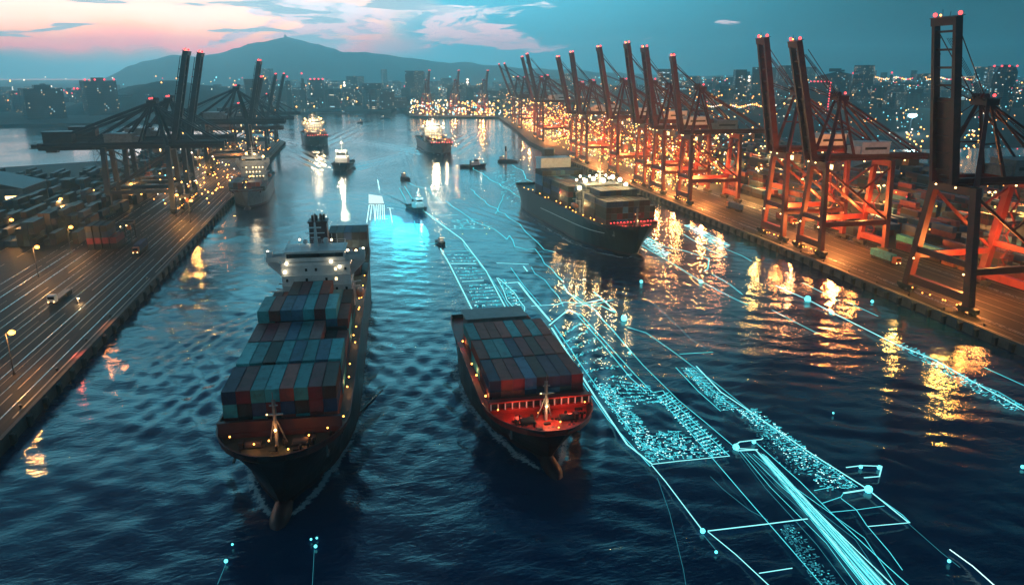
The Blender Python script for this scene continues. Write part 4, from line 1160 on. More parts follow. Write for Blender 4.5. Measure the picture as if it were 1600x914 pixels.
# ------------------------------------------------------------------ lamp posts and masts
def lamp_post(h, arm, mat, power, col, label, cat='lamp', group=None, bulb=.5, double=False, spot=False):
    o = empty('lamp_post', (0, 0, 0), 0, label, cat, group)
    b = MB(); b.tube((0, 0, 0), (0, 0, h), .16, .09, 7); b.box((0, 0, .3), (.5, .5, .6))
    for sg in ((-1, 1) if double else (1,)): b.bar((0, 0, h), (sg*arm, 0, h+.35), .1)
    b.build('pole', M['steel_dark'], o)
    for sg in ((-1, 1) if double else (1,)):
        b = MB(); b.box((sg*arm, 0, h+.42), (1.3, .7, .28)); hd = b.build('lamp_head', M['steel_dark'], o)
        b = MB(); b.ball((sg*arm, 0, h+.12), bulb, 9, 6, sz=.7); b.build('bulb', M[mat], hd)
    sl = lamp('street_lamp', (arm*(0 if double else 1), 0, h-.6), power, col, .4, o)
    if spot:
        nl = bpy.data.lights.new('mast_flood', 'SPOT'); nl.energy, nl.color, nl.shadow_soft_size, nl.spot_size, nl.spot_blend = power, col, .5, R(160), .5
        sl.data = nl
    return o
G1 = 'street lamps on the left quay'
lp = lamp_post(11, 1.4, 'amber', 13000, (1, .42, .1), 'orange street lamp on a tall pole at the lower left corner', group=G1, bulb=.85)
def put_lamp(src, x, y, label=None, rz=0.0, first=False, z=QZ):
    c = src if first else copy_tree(src)
    c.location = (x, y, z); c.rotation_euler = (0, 0, rz)
    if label: c['label'] = label
    return c
p_ = at(22, 585, QZ); put_lamp(lp, p_.x, p_.y, first=True)
for px, py, lab in ((60, 432, 'orange street lamp standing alone above the streaked left quay'), (20, 383, 'orange street lamp in front of the dark stacks at the left edge'),
                    (112, 396, 'orange lamp with a twin glow beside the dark container block'), (96, 345, 'small orange lamp among the stacks behind the left quay'),
                    (298, 348, 'bright amber lamp at the foot of the left cranes'), (276, 338, 'amber lamp just left of the brightest one under the left cranes'),
                    (205, 318, 'amber lamp between the legs of the nearest left crane')):
    p_ = at(px, py, QZ); put_lamp(lp, p_.x, p_.y, lab)
# a floodlit figure-sized beacon low on the left quay
p_ = at(122, 474, QZ); bcn = lamp_post(1.6, .3, 'white_lamp', 900, (1, .6, .25), 'low bright work light standing on the bare left quay', bulb=.35); put_lamp(bcn, p_.x, p_.y, first=True)
# yard masts on the right: amber pools between the stacks
G2 = 'floodlight masts over the right terminal'
mast = lamp_post(17, 1.6, 'warm', 125000, (1, .44, .11), 'golden floodlight mast over the crowded right terminal', group=G2, double=True, bulb=.7, spot=True)
lmast = lamp_post(15, 1.4, 'warm', 42000, (1, .44, .12), 'golden floodlight mast beneath the far cranes of the left quay', double=True, bulb=.6, spot=True)
pmast = lamp_post(17, 1.6, 'warm', 24000, (1, .6, .3), 'whitish floodlight mast along the far pier', double=True, bulb=.7, spot=True)
put_lamp(mast, 231, 470, first=True)
rr = random.Random(21)
for y in range(500, 1200, 38):
    for x in (229, 262, 310):
        if x > 229 and rr.random() < .3: continue
        put_lamp(mast, x+(y > 700)*(y-700)*.05+rr.uniform(-4, 4), y+rr.uniform(-9, 9))
for x, y in ((236, 405), (238, 360), (262, 330), (300, 300), (268, 232), (300, 390), (350, 330), (234, 176)):
    c = put_lamp(mast, x, y, 'golden floodlight mast among the dark stacks behind the near right cranes')
G3 = 'floodlight masts on the left terminal'
for i, (x, y) in enumerate(((-112, 500), (-110, 560), (-112, 610), (-124, 660), (-112, 720), (-124, 780), (-110, 840))):
    c = put_lamp(lmast, x, y, None, first=(i == 0)); c['group'] = G3
G4 = 'floodlight masts on the far pier'
for i, x in enumerate((108, 140, 172, 204, 232)):
    c = put_lamp(pmast, x, 1322-(x-100)*.45+4, None, first=(i == 0)); c['group'] = G4
# glittering small lights that nobody could count
lb2 = MB()
def spark(c_, r_, m): lb2.ball(c_, r_, 5, 3, m)
rr = random.Random(8)
for i in range(2100):
    y = 430+rr.random()**1.5*800
    x = 190+max(0, y-640)*.085+abs(rr.gauss(0, 1))*(70 if i % 2 else 34)
    if x > 430: continue
    spark((x, y, QZ+rr.choice((2, 4, 7, 9, 12, 16, 24, 32, 38))*rr.uniform(.7, 1.1)), rr.uniform(.26, .62)*(1+max(0, y-600)/900), rr.choices((0, 1, 2, 3), (6, 4, 2, .4))[0])
for i in range(190):
    x = 96+rr.random()*150; spark((x, 1304-(x-93)*.45+rr.uniform(0, 40), QZ+rr.uniform(2, 26)), rr.uniform(.8, 1.5), rr.choices((0, 1, 2, 3), (4, 2, 5, 2))[0])
for i in range(320):
    y = 430+rr.random()*460; x = -82-abs(rr.gauss(0, 1))*34
    if x < -230: continue
    spark((x, y, QZ+rr.choice((2, 5, 9, 14, 30))*rr.uniform(.6, 1.2)), rr.uniform(.25, .6), rr.choices((0, 1, 2, 3), (5, 4, 2, .6))[0])
for i in range(90):
    x = rr.uniform(230, 480); y = rr.uniform(190, 430); spark((x, y, QZ+rr.uniform(3, 12)), rr.uniform(.22, .45), rr.choices((0, 1, 2, 3, 4), (4, 4, 1, 1, 2))[0])
M['sp0'] = glow('spark_gold', (1, .44, .095, 1), 7, False); M['sp1'] = glow('spark_orange', (1, .34, .07, 1), 6.5, False)
M['sp2'] = glow('spark_white', (1, .82, .62, 1), 3.2, False); M['sp3'] = glow('spark_cyan', (.22, .85, 1, 1), 2.6, False); M['sp4'] = glow('spark_red', (1, .07, .09, 1), 3.0, False)
SPM = [M['sp0'], M['sp1'], M['sp2'], M['sp3'], M['sp4']]
tag(lb2.build('yard_lights', SPM), 'countless small golden lights glittering through the terminals', kind='stuff')

# vehicles and small buildings on the quays
def straddle(x, y, rz, label):
    o = empty('straddle_carrier', (x, y, QZ), rz, label, 'vehicle')
    for sx in (-1, 1):
        b = MB(); b.box((sx*2.1, 0, .9), (.7, 8, .7)); b.build('lower_rail', M['steel_dark'], o)
        b = MB(); b.box((sx*2.1, 0, 8.4), (.6, 8, .6)); b.build('upper_rail', M['steel_dark'], o)
        for sy in (-1, 1):
            b = MB(); b.bar((sx*2.1, sy*3.4, 1), (sx*2.1, sy*3.0, 8.4), .45); b.build('leg', M['steel_dark'], o)
        for k in (-3, -1.2, 1.2, 3): 
            b = MB(); b.tube((sx*2.1-.25, k, .55), (sx*2.1+.25, k, .55), .55, n=10); b.build('wheel', M['black'], o)
    b = MB(); b.box((0, 2.6, 8.9), (4.8, 2.2, 1.0)); b.box((0, -2.6, 8.7), (4.8, 1.2, .6)); b.build('top_platform', M['steel_dark'], o)
    b = MB(); b.box((1.7, -3.6, 7.4), (1.4, 1.4, 1.8)); b.build('cab', M['orange_paint'], o)
    each_light(o, [(-1.6, -4.0, 7.9), (1.0, -4.4, 8.4)], 'warm', .28, 'headlight')
    return o
p_ = at(292, 332, QZ); straddle(p_.x, p_.y, 0, 'tall straddle carrier with bright lamps under the left cranes')
p_ = at(170, 392, QZ); straddle(p_.x+4, p_.y+16, 0, 'dark straddle carrier parked beside the container block on the left quay')
def truck(x, y, rz, col, label, cab='orange_paint', z=QZ):
    o = empty('container_truck', (x, y, z), rz, label, 'truck')
    b = MB(); b.box((0, 1, 1.15), (2.3, 12.6, .3)); b.box((0, -6.2, .95), (2.2, 3.2, .5)); b.build('chassis', M['black'], o)
    b = MB(); b.box((0, -6.6, 2.1), (2.4, 2.3, 2.4), taper=.94); cbo = b.build('cab', M[cab], o)
    b = MB(); b.box((0, -7.74, 2.5), (2.0, .1, .9)); b.build('windscreen', M['glass_dark'], cbo)
    b = MB()
    b.tube((-1.25, 0, 0), (-.85, 0, 0), .5, n=10); b.tube((.85, 0, 0), (1.25, 0, 0), .5, n=10); wm_ = b.mesh('wheel', M['rubber'])
    for y_ in (-6.6, -4.4, 3.6, 5.0, 6.4): add_obj('wheel', wm_, o, (0, y_, .5))
    each_light(o, [(-.8, -7.85, 1.2), (.8, -7.85, 1.2)], 'warm', .2, 'headlight')
    if col:
        c = container(Matrix.Translation((x, y, z)) @ Matrix.Rotation(rz, 4, 'Z'), (0, 1.3, 1.32), col, f'{col} container riding on a truck, {label.split(",")[1].strip()}', 'containers on trucks')
    return o
truck(205, 250, 0, 'teal', 'truck with a container, between the largest crane and the close pair')
truck(210, 330, 0, 'maroon', 'truck with a container, left of the close pair')
truck(202, 368, math.pi, 'blue', 'truck with a container, right of the thin boom crane')
truck(-100, 262, 0, None, 'empty container truck on the dark left quay near the low work light', cab='white')
truck(-92, 330, 0, 'navy', 'truck with a container, near the legs of the nearest left crane')
def shed(x, y, w_, d_, h_, label, mat='grey', z=QZ):
    o = empty('warehouse', (x, y, z), 0, label, 'building')
    b = MB(); b.box((0, 0, h_/2), (w_, d_, h_)); wl_ = b.build('wall', M[mat], o)
    b = MB(); b.grid([[(-w_/2-.5, -d_/2-.5, h_+.02), (0, -d_/2-.5, h_+w_*.13), (w_/2+.5, -d_/2-.5, h_+.02)], [(-w_/2-.5, d_/2+.5, h_+.02), (0, d_/2+.5, h_+w_*.13), (w_/2+.5, d_/2+.5, h_+.02)]], flip=True)
    for e in (-1, 1): b.face([(-w_/2, e*d_/2, h_), (w_/2, e*d_/2, h_), (0, e*d_/2, h_+w_*.13)])
    b.build('roof', M['steel_dark'], o)
    for k in range(4):
        b = MB(); b.box((-w_/2+w_*(k+.5)/4, -d_/2-.08, h_*.34), (w_*.15, .16, h_*.6)); b.build('door', M['window_lit'] if k % 2 else M['steel_dark'], o)
    return o
shed(-205, 470, 46, 34, 11, 'pale roofed shed seen through the legs of the nearest left crane', 'grey')
shed(-225, 390, 40, 40, 9, 'low dark warehouse by the water behind the left stacks', 'steel_dark')
shed(-262, 300, 46, 30, 14, 'dark block at the left edge in front of the pale water', 'steel_dark')
shed(362, 470, 60, 40, 10, 'long low warehouse beside the dock basin at right', 'grey')
shed(470, 350, 80, 50, 9, 'wide low warehouse behind the largest right crane', 'steel_dark')

# ------------------------------------------------------------------ the city
def city_mat(name, wall, lit, seed, sc=(.32, .3), warm=.5):
    m, t = new_mat(name)
    tc = t.n('ShaderNodeTexCoord').outputs['Object']
    sp_ = t.n('ShaderNodeSeparateXYZ', ins={0: tc})
    h = t.math('ADD', t.math('MULTIPLY', sp_.outputs[0], sc[0]), t.math('MULTIPLY', sp_.outputs[1], sc[0]*1.07))
    v = t.math('MULTIPLY', sp_.outputs[2], sc[1])
    fx, fz = t.math('FRACT', h), t.math('FRACT', v)
    pane = t.math('MULTIPLY', t.math('MULTIPLY', t.math('GREATER_THAN', fx, .25), t.math('LESS_THAN', fx, .8)), t.math('MULTIPLY', t.math('GREATER_THAN', fz, .3), t.math('LESS_THAN', fz, .8)))
    cell = t.n('ShaderNodeCombineXYZ', ins={0: t.math('FLOOR', h), 1: t.math('FLOOR', v), 2: float(seed)}).outputs[0]
    wn = t.n('ShaderNodeTexWhiteNoise', noise_dimensions='3D', ins={'Vector': cell})
    on = t.math('MULTIPLY', pane, t.math('LESS_THAN', wn.outputs[0], lit))
    colr = t.ramp(wn.outputs[1], [(0, (1, .55, .22, 1)), (warm, (1, .78, .5, 1)), (min(1, warm+.1), (.6, .9, 1, 1)), (1, (.35, .85, 1, 1))])
    nz = t.n('ShaderNodeNewGeometry').outputs['Normal']
    up = t.math('LESS_THAN', t.math('ABSOLUTE', t.n('ShaderNodeSeparateXYZ', ins={0: nz}).outputs[2]), .5)
    p = t.n('ShaderNodeBsdfPrincipled', ins={'Base Color': t.mix(pane, wall, (.012, .02, .028, 1)), 'Roughness': t.math('MULTIPLY_ADD', pane, -.4, .65), 'Emission Color': colr, 'Emission Strength': t.math('MULTIPLY', t.math('MULTIPLY', on, up), 1.1)})
    t.n('ShaderNodeOutputMaterial', ins={0: p.outputs[0]})
    m.cycles.emission_sampling = 'NONE'
    return m
CM = [city_mat('facade_concrete', (.05, .06, .07, 1), .09, 1, (.45, .33), .55), city_mat('facade_dark', (.022, .03, .04, 1), .05, 2, (.4, .31), .4), city_mat('facade_pale', (.10, .11, .12, 1), .11, 3, (.5, .34), .5), city_mat('facade_bright', (.06, .07, .08, 1), .34, 4, (.2, .28), .45)]
def ground_at(px, dist):
    u = (px-800)/(CAM_F*math.cos(PITCH)+.0)
    # bearing of the pixel column at the level of the horizon
    a = math.atan2(px-800, CAM_F/math.cos(PITCH))+YAW
    return Vector((math.sin(a)*dist, math.cos(a)*dist, QZ+1))
def top_z(px, py, dist):
    v, u = py-457, px-800
    dn = v*math.cos(PITCH)+CAM_F*math.sin(PITCH); fw = CAM_F*math.cos(PITCH)-v*math.sin(PITCH)
    return CAM_H-dist*dn/math.hypot(fw, u)
def tower(px, dist, wpx, pytop, label, mi, form='slab', crown=None, kind='tower_block'):
    wv = wpx*dist/1200.0
    g_ = ground_at(px, dist); H_ = top_z(px, pytop, dist)-g_.z
    a = math.atan2(g_.x, g_.y)
    o = empty(kind, g_, -a+R(rnd.uniform(-14, 14)), label, 'building', 'buildings of the city skyline')
    dpt = wv*rnd.uniform(.6, 1.0)
    b = MB()
    if form == 'slab': b.box((0, 0, H_/2), (wv, dpt, H_))
    elif form == 'step':
        b.box((0, 0, H_*.36), (wv, dpt, H_*.72)); b.box((wv*.08, 0, H_*.80), (wv*.7, dpt*.7, H_*.16)); b.box((wv*.08, 0, H_*.94), (wv*.4, dpt*.4, H_*.12))
    elif form == 'round':
        rows = [[(wv/2*k*math.cos(t_), wv/2*k*math.sin(t_), z) for t_ in (2*math.pi*j/14 for j in range(14))] for z, k in ((0, 1), (H_*.9, 1), (H_, .8))]
        b.grid(rows, 0, close=True); b.face(rows[-1])
    elif form == 'wedge':
        b.face([(-wv/2, -dpt/2, 0), (wv/2, -dpt/2, 0), (wv/2, -dpt/2, H_*.92), (wv*.1, -dpt/2, H_), (-wv/2, -dpt/2, H_*.86)])
        b.face([(-wv/2, dpt/2, 0), (-wv/2, dpt/2, H_*.86), (wv*.1, dpt/2, H_), (wv/2, dpt/2, H_*.92), (wv/2, dpt/2, 0)])
        b.grid([[(-wv/2, s*dpt/2, 0), (-wv/2, s*dpt/2, H_*.86), (wv*.1, s*dpt/2, H_), (wv/2, s*dpt/2, H_*.92), (wv/2, s*dpt/2, 0)] for s in (-1, 1)], flip=True)
    b.build('wall', CM[mi], o)
    rf = MB(); rf.box((0, 0, H_+wv*.04), (wv*.35, dpt*.35, wv*.10)); rf.box((wv*.2, dpt*.1, H_+wv*.02), (wv*.15, dpt*.2, wv*.06)); 
    if crown == 'mast': rf.tube((0, 0, H_), (0, 0, H_+wv*.9), wv*.03, wv*.01, 5)
    rf.build('roof_plant', M['steel_dark'], o)
    lr = max(.8, dist*.0011)
    if crown in ('red', 'mast'):
        l = MB(); l.ball((0, 0, 0), lr, 6, 4); lm_ = l.mesh('beacon', M['sp4'])
        for k in range(4 if crown == 'red' else 1): add_obj('beacon', lm_, o, (-wv*.45+wv*.3*k if crown == 'red' else 0, -dpt*.45 if crown == 'red' else 0, H_+lr*.8 if crown == 'red' else H_+wv*.9))
    if crown == 'strip':
        l = MB()
        for k in range(11): l.ball((wv*.5, -dpt*.5-lr*.4, H_*(.97-.085*k)), lr*.8, 6, 4)
        for k in range(6): l.ball((-wv*.4+wv*.16*k, -dpt*.5-lr*.4, H_+lr*.3), lr*.8, 6, 4)
        l.build('light_strip', M['sp4'], o)
    if crown == 'white':
        for z_, k_ in ((H_*.9, 1.5), (H_+lr, 1.2)):
            l = MB(); l.ball((0, -dpt*.5, z_), lr*k_, 7, 5); l.build('beacon', M['sp2'], o)
    return o
TW = [(1571, 1500, 28, 105, 'tall dark tower with a row of beacons right of the largest crane', 1, 'round', 'red'),
      (1305, 1750, 44, 112, 'broad dark block with a sloping roof behind the close pair of cranes', 1, 'wedge', None),
      (1285, 1500, 30, 128, 'office block outlined by a strip of red lights behind the close pair', 1, 'slab', 'strip'),
      (1342, 1900, 16, 116, 'tower with white lamps on its roof right of the sloping block', 0, 'step', 'red'),
      (1172, 1900, 8, 122, 'slim tower with a white beacon left of the close pair of cranes', 2, 'slab', 'white'),
      (1158, 1800, 14, 132, 'pale lit block beneath the slim beacon tower', 3, 'slab', None),
      (1193, 1820, 16, 138, 'block with a bright cyan front right of the beacon tower', 3, 'slab', None),
      (1235, 2000, 18, 118, 'tall block with a red beacon between the two raised booms', 0, 'step', 'red'),
      (1394, 2300, 4, 118, 'needle thin mast tower on the far right skyline', 1, 'slab', 'mast'),
      (150, 1500, 40, 126, 'bulky dark block above the far left shore', 1, 'slab', 'red'),
      (58, 1420, 46, 138, 'wide low dark block on the far left shore', 1, 'slab', None),
      (30, 1800, 30, 142, 'pale block at the far left edge of the shore', 0, 'slab', None),
      (62, 1900, 16, 133, 'narrow block behind the wide one on the far left shore', 0, 'slab', None),
      (118, 1900, 14, 140, 'small block left of the bulky one on the far left shore', 0, 'step', 'red'),
      (494, 1620, 20, 125, 'dark tower with a lit roof standing at the head of the channel', 1, 'slab', 'red'),
      (471, 1450, 9, 124, 'slim tower with a glowing purple foot at the head of the channel', 0, 'step', 'mast'),
      (448, 1500, 7, 127, 'thin dark tower left of the slim one at the head of the channel', 1, 'slab', 'mast'),
      (418, 1900, 16, 132, 'stepped block just right of the widest left boom', 0, 'step', None),
      (430, 1950, 5, 130, 'spire topped tower right of the widest left boom', 0, 'step', 'mast'),
      (537, 1900, 5, 131, 'thin block alone in the middle of the hazy skyline', 0, 'slab', 'white'),
      (551, 1900, 8, 131, 'block beside the thin one in the middle of the hazy skyline', 0, 'slab', None),
      (522, 1800, 9, 140, 'low block right of the dark tower at the head of the channel', 2, 'slab', None),
      (568, 2000, 12, 136, 'stepped block farther right in the middle of the hazy skyline', 0, 'step', None),
      (588, 1900, 10, 140, 'last low block of the middle skyline before the far pier', 2, 'slab', None),
      (730, 2000, 6, 126, 'lit tower behind the far pier left of the thin leaning booms', 2, 'slab', 'white'),
      (1095, 2100, 14, 130, 'lit block left of the thin boomed crane on the right skyline', 2, 'slab', None),
      (1125, 2200, 20, 127, 'stepped lit block on the right skyline left of the beacon tower', 0, 'step', 'red')]
for px, d_, wp, pt, lab, mi, fm, cr in TW: tower(px, d_, wp, pt, lab, mi, fm, cr)
# the rest of the city reads as one mass
cb_ = MB(); rr = random.Random(77)
def blocks(n, px0, px1, d0, d1, h0, h1):
    for _ in range(n):
        px = rr.uniform(px0, px1); d_ = d0+(d1-d0)*rr.random()**1.3
        g_ = ground_at(px, d_)
        if g_.y < 1340 and g_.x < 1500 and g_.x > -300: continue
        h_ = rr.uniform(h0, h1)*(1+.8*(rr.random() < .08)); w_ = rr.uniform(14, 46)
        cb_.box((g_.x, g_.y, g_.z+h_/2-.5), (w_, rr.uniform(14, 40), h_), R(rr.uniform(0, 90)), rr.choices((0, 1, 2, 3), (4, 4, 2, 1))[0])
blocks(620, 1040, 1750, 1500, 3600, 8, 48)
blocks(130, 640, 1060, 1750, 3300, 10, 42)
blocks(150, 400, 660, 1560, 3200, 10, 46)
blocks(120, -120, 420, 1560, 3000, 8, 36)
tag(cb_.build('city_blocks', CM), 'dim hazy mass of city blocks with scattered lit windows behind the port', kind='stuff')
cl = MB()
def sprinkle(n, px0, px1, d0, d1, z0, z1, wts, r0=.9, r1=1.7):
    for _ in range(n):
        px = rr.uniform(px0, px1); d_ = d0+(d1-d0)*rr.random()
        g_ = ground_at(px, d_)
        if g_.x < 1490 and g_.y < 1320 and g_.x < 236 : continue
        cl.ball((g_.x, g_.y, QZ+rr.uniform(z0, z1)), rr.uniform(r0, r1)*d_/1500, 5, 3, rr.choices((0, 1, 2, 3, 4), wts)[0])
sprinkle(700, 1060, 1650, 1300, 3200, 5, 60, (3, 2, 3, 8, 1.5), .45, 1.1)
sprinkle(300, 1080, 1650, 620, 1300, 4, 22, (4, 3, 2, 6, .6), .4, 1.1)
sprinkle(120, 1080, 1300, 1300, 2200, 8, 40, (4, 5, 2, 1, 3), .8, 1.6)
sprinkle(70, 1430, 1560, 700, 1000, 4, 14, (5, 5, 3, 2, .3), .8, 1.7)
sprinkle(110, 640, 1060, 1700, 2800, 5, 60, (2, 1, 5, 4, .5), .6, 1.4)
sprinkle(110, 420, 650, 1500, 2400, 4, 45, (3, 2, 5, 3, 1), .6, 1.4)
sprinkle(90, 0, 420, 1500, 2300, 20, 62, (3, 3, 4, 1, 2), .6, 1.3)
sprinkle(26, 0, 180, 1215, 1300, 8, 24, (1, 0, 5, 2, 0), .7, 1.2)
# necklaces of far street lights
for k in range(70): g_ = ground_at(1360+k*3.2, 2600+30*math.sin(k)); cl.ball((g_.x, g_.y, 56+3*math.sin(k*.6)), 2.2, 5, 3, rr.choice((0, 2, 1, 4)))
for k in range(40): g_ = ground_at(1085+k*3.4, 1500+60*math.sin(k*.5)); cl.ball((g_.x, g_.y, 14), 1.5, 5, 3, rr.choice((0, 1, 1, 2)))
tag(cl.build('city_lights', SPM), 'thousands of tiny city lights, golden, white and cyan', kind='stuff')
# the dazzling stadium lamp far right
g_ = at(1424, 186, 20); o = empty('floodlight_tower', (g_.x, g_.y, QZ), 0, 'dazzling pale blue floodlight far behind the yard at right', 'floodlight')
b = MB(); b.tube((0, 0, 0), (0, 0, 19), .8, .5); b.build('pole', M['steel_dark'], o)
b = MB(); b.box((0, .6, 21), (13, .8, 5)); hd = b.build('lamp_frame', M['steel_dark'], o)
b = MB(); b.ball((0, -1, 21), 5.2, 12, 8, sz=.42); b.build('bulb', glow('stadium_lamp', (.55, .92, 1, 1), 14), hd)
lamp('stadium_light', (0, -9, 21), 60000, (.45, .9, 1), 3, o)
g_ = at(1180, 150, 20)
# floodlights on the crane legs that are aimed out over the water
def water_flood(x, y, z, power, col, dx=-1.0, dy=-.35, r=.8):
    l = bpy.data.lights.new('dock_flood', 'SPOT'); l.energy = power; l.color = col; l.shadow_soft_size = r; l.spot_size = R(125); l.spot_blend = .6
    o = bpy.data.objects.new('dock_flood', l); COL.objects.link(o); o.location = (x, y, z)
    o.rotation_euler = Vector((-dx, -dy, .75)).to_track_quat('Z', 'Y').to_euler()
    return o
for y, z, e, c_ in ((213, 17, 15000, (1, .50, .10)), (190, 20, 20000, (1, .50, .09)), (183, 12, 7000, (1, .38, .07)), (309, 17, 18000, (1, .55, .12)), (291, 15, 8000, (1, .34, .08)), (280, 13, 8000, (1, .42, .16)), (345, 12, 9000, (1, .36, .14)),
                    (398, 16, 13000, (1, .5, .16)), (430, 14, 13000, (1, .45, .14)), (468, 18, 13000, (1, .5, .18))):
    water_flood(183.2, y, z, e, c_)
water_flood(-77.6, 232, 9, 3600, (1, .3, .06), dx=1.0)
water_flood(-77.6, 206, 5, 1800, (1, .12, .05), dx=1.0)
# ------------------------------------------------------------------ light lines hovering over the water
HC = (.10, .80, .90, 1)
def holo_mat(name, col, st):
    return glow(name, col, st)
HM = {'dim': glow('light_line_dim', (.05, .42, .55, 1), .55), 'mid': glow('light_line_mid', (.09, .80, .92, 1), 1.1), 'bright': glow('light_line_bright', (.28, .95, 1, 1), 1.35),
      'beam': glow('light_beam', (.10, .86, .92, 1), 1.4), 'white': glow('light_line_white', (.55, 1, 1, 1), 2.0), 'node': glow('light_node', (.12, .92, 1, 1), 2.6)}
HZ = .8
GH = 'glowing guide lines over the water'
def line_mb(b, pts, wpx, z=HZ, wob=0.0):
    P = [at(x, y, z) for x, y in pts]
    for a, c_ in zip(P, P[1:]):
        d = c_-a; L = d.length
        n = max(1, int(L/9)) if wob else 1
        prev = a
        for i in range(1, n+1):
            q = a.lerp(c_, i/n)
            if wob and i < n: q = q+Vector((rnd.gauss(0, wob), rnd.gauss(0, wob), 0))
            dist = math.hypot(prev.x, prev.y)
            # a strip lying flat: width in metres from its apparent width
            t_ = math.hypot(dist, CAM_H)/CAM_F
            b.bar(prev, q, max(.05, wpx*t_*.68), .06)
            prev = q
def light_line(pts, wpx, tone, label, wob=.0, group=GH):
    b = MB(); line_mb(b, pts, wpx, wob=wob)
    return tag(b.build('light_line', HM[tone]), label, 'light line', group)
def glyphs(name, quad, n, tone, label, size=(.5, 1.6), rows=None, seed=1, ticks=0.0, thick=.16, border=None):
    """a panel of small dashes, dots and corners inside a quadrilateral lying on the water"""
    rr = random.Random(seed)
    A, B_, C_, D_ = [at(x, y, HZ) for x, y in quad]          # A-B far edge, D-C near edge
    b = MB()
    ux = (B_-A).normalized()
    thick *= .8
    for i in range(int(n*1.5)):
        s, r_ = rr.random(), (rr.random() if not rows else (rr.randrange(rows)+.5+rr.uniform(-.12, .12))/rows)
        p_ = A.lerp(B_, s).lerp(D_.lerp(C_, s), r_)
        ax_ = ux if rr.random() < .65 else (D_-A).normalized()
        ln = rr.uniform(*size)
        k = rr.random()
        if k < .62: b.bar(p_, p_+ax_*ln, thick*rr.uniform(.7, 1.5), .05)
        elif k < .8: b.box(p_, (thick*2.2, thick*2.2, .05), rr.random(), m=1)
        else:
            b.bar(p_, p_+ax_*ln*.6, thick, .05); nx_ = Vector((-ax_.y, ax_.x, 0)); b.bar(p_, p_+nx_*ln*.5, thick, .052)
    return tag(b.build('light_marks', [HM[tone], HM['white' if tone != 'dim' else 'mid']]), label, 'light marks', 'glowing data panels over the water', 'stuff')
def node(px, py, r, power, label, z=.55):
    p_ = at(px, py, z); b = MB(); b.ball((0, 0, 0), r*.62, 12, 8)
    o = b.build('light_node', HM['node'], None, loc=p_, smooth=True); tag(o, label, 'light', 'glowing nodes over the water')
    return o
# --- the track running under the middle ship: left frame
light_line([(647, 345), (668, 382), (683, 380)], 1.6, 'mid', 'short bent light line below the small tug', .5)
light_line([(688, 388), (702, 412), (744, 496)], 2.6, 'bright', 'bright left edge line of the ladder shaped track behind the middle ship')
light_line([(660, 328), (700, 358), (722, 374), (760, 424), (797, 494)], 2.4, 'bright', 'bright right edge line of the ladder shaped track behind the middle ship')
light_line([(724, 380), (768, 436), (800, 488)], 1.2, 'mid', 'thin inner line beside the right edge of the ladder shaped track', .3)
for i, (a, c_, nm) in enumerate((((693, 393), (731, 392), 'first rung from the top'), ((704, 412), (744, 412), 'second rung from the top'), ((722, 440), (756, 438), 'third rung from the top'))):
    light_line([a, c_], (1.2, 4.6, 3.6)[i], ('mid', 'bright', 'bright')[i], f'{nm} of the ladder shaped light track')
glyphs('light_panel', [(698, 396), (733, 395), (745, 410), (704, 411)], 34, 'mid', 'small upper panel of marks inside the ladder shaped track', (.6, 2.2), 3, 2, thick=.22)
glyphs('light_panel', [(708, 417), (746, 416), (757, 436), (718, 438)], 40, 'mid', 'second panel of marks inside the ladder shaped track', (.6, 2.2), 4, 3, thick=.22)
glyphs('light_panel', [(728, 444), (762, 442), (795, 490), (748, 492)], 120, 'mid', 'long lower panel of marks inside the ladder shaped track', (.5, 2.0), 9, 4, thick=.2)
# --- braided strand and frame to its right
light_line([(776, 434), (786, 452), (806, 484), (818, 492)], 1.6, 'bright', 'left strand of the braided light figure behind the middle ship', .7)
light_line([(778, 434), (792, 446), (812, 470), (820, 480), (818, 492)], 1.6, 'bright', 'right strand of the braided light figure behind the middle ship', .7)
glyphs('light_panel', [(776, 436), (788, 436), (822, 488), (806, 488)], 70, 'mid', 'scribbled marks inside the braided light figure', (.6, 2.4), None, 5, thick=.24)
light_line([(794, 442), (810, 441), (826, 462), (860, 502)], 4.2, 'bright', 'thick light line running down towards the right side of the middle ship')
light_line([(798, 418), (818, 446), (846, 478)], 1.4, 'mid', 'thin light line above the thick one right of the braided figure')
light_line([(776, 411), (826, 413)], 2.4, 'bright', 'short level light bar above the braided figure')
light_line([(818, 416), (824, 424)], 3, 'bright', 'tiny tick below the right end of the short level bar')
light_line([(830, 417), (872, 462), (880, 478)], 1.1, 'mid', 'thin slanting line right of the short level bar', .3)
# --- corner and long pair of rails right of the middle ship
light_line([(858, 508), (888, 484), (906, 492)], 3.2, 'bright', 'bright peak shaped corner at the top of the right rail track')
light_line([(862, 512), (900, 572), (930, 620), (980, 694), (1018, 724)], 3.6, 'bright', 'thick left edge of the long rail track right of the middle ship')
light_line([(862, 520), (905, 590), (950, 655), (1016, 728)], 1.5, 'mid', 'thin outermost left line of the long rail track')
light_line([(866, 508), (912, 576), (950, 628), (1000, 690), (1044, 716)], 1.6, 'mid', 'second line inside the left edge of the long rail track')
light_line([(902, 492), (940, 535), (985, 590), (1010, 612)], 1.8, 'mid', 'upper part of the middle rail of the long track')
light_line([(906, 490), (946, 534), (992, 585), (1020, 613)], 1.5, 'mid', 'line doubling the upper middle rail of the long track')
light_line([(896, 460), (932, 486), (985, 548), (1060, 625), (1150, 700)], 1.4, 'mid', 'long thin line crossing from the dark ship to the bright knot', .2)
light_line([(1020, 613), (1036, 610), (1040, 616), (1080, 655), (1140, 712)], 1.8, 'mid', 'right edge of the lower panel block on the long track')
light_line([(1028, 620), (1072, 668), (1112, 714), (1160, 770), (1240, 862), (1290, 920)], 1.5, 'mid', 'long middle line running on below the panel block to the lower edge')
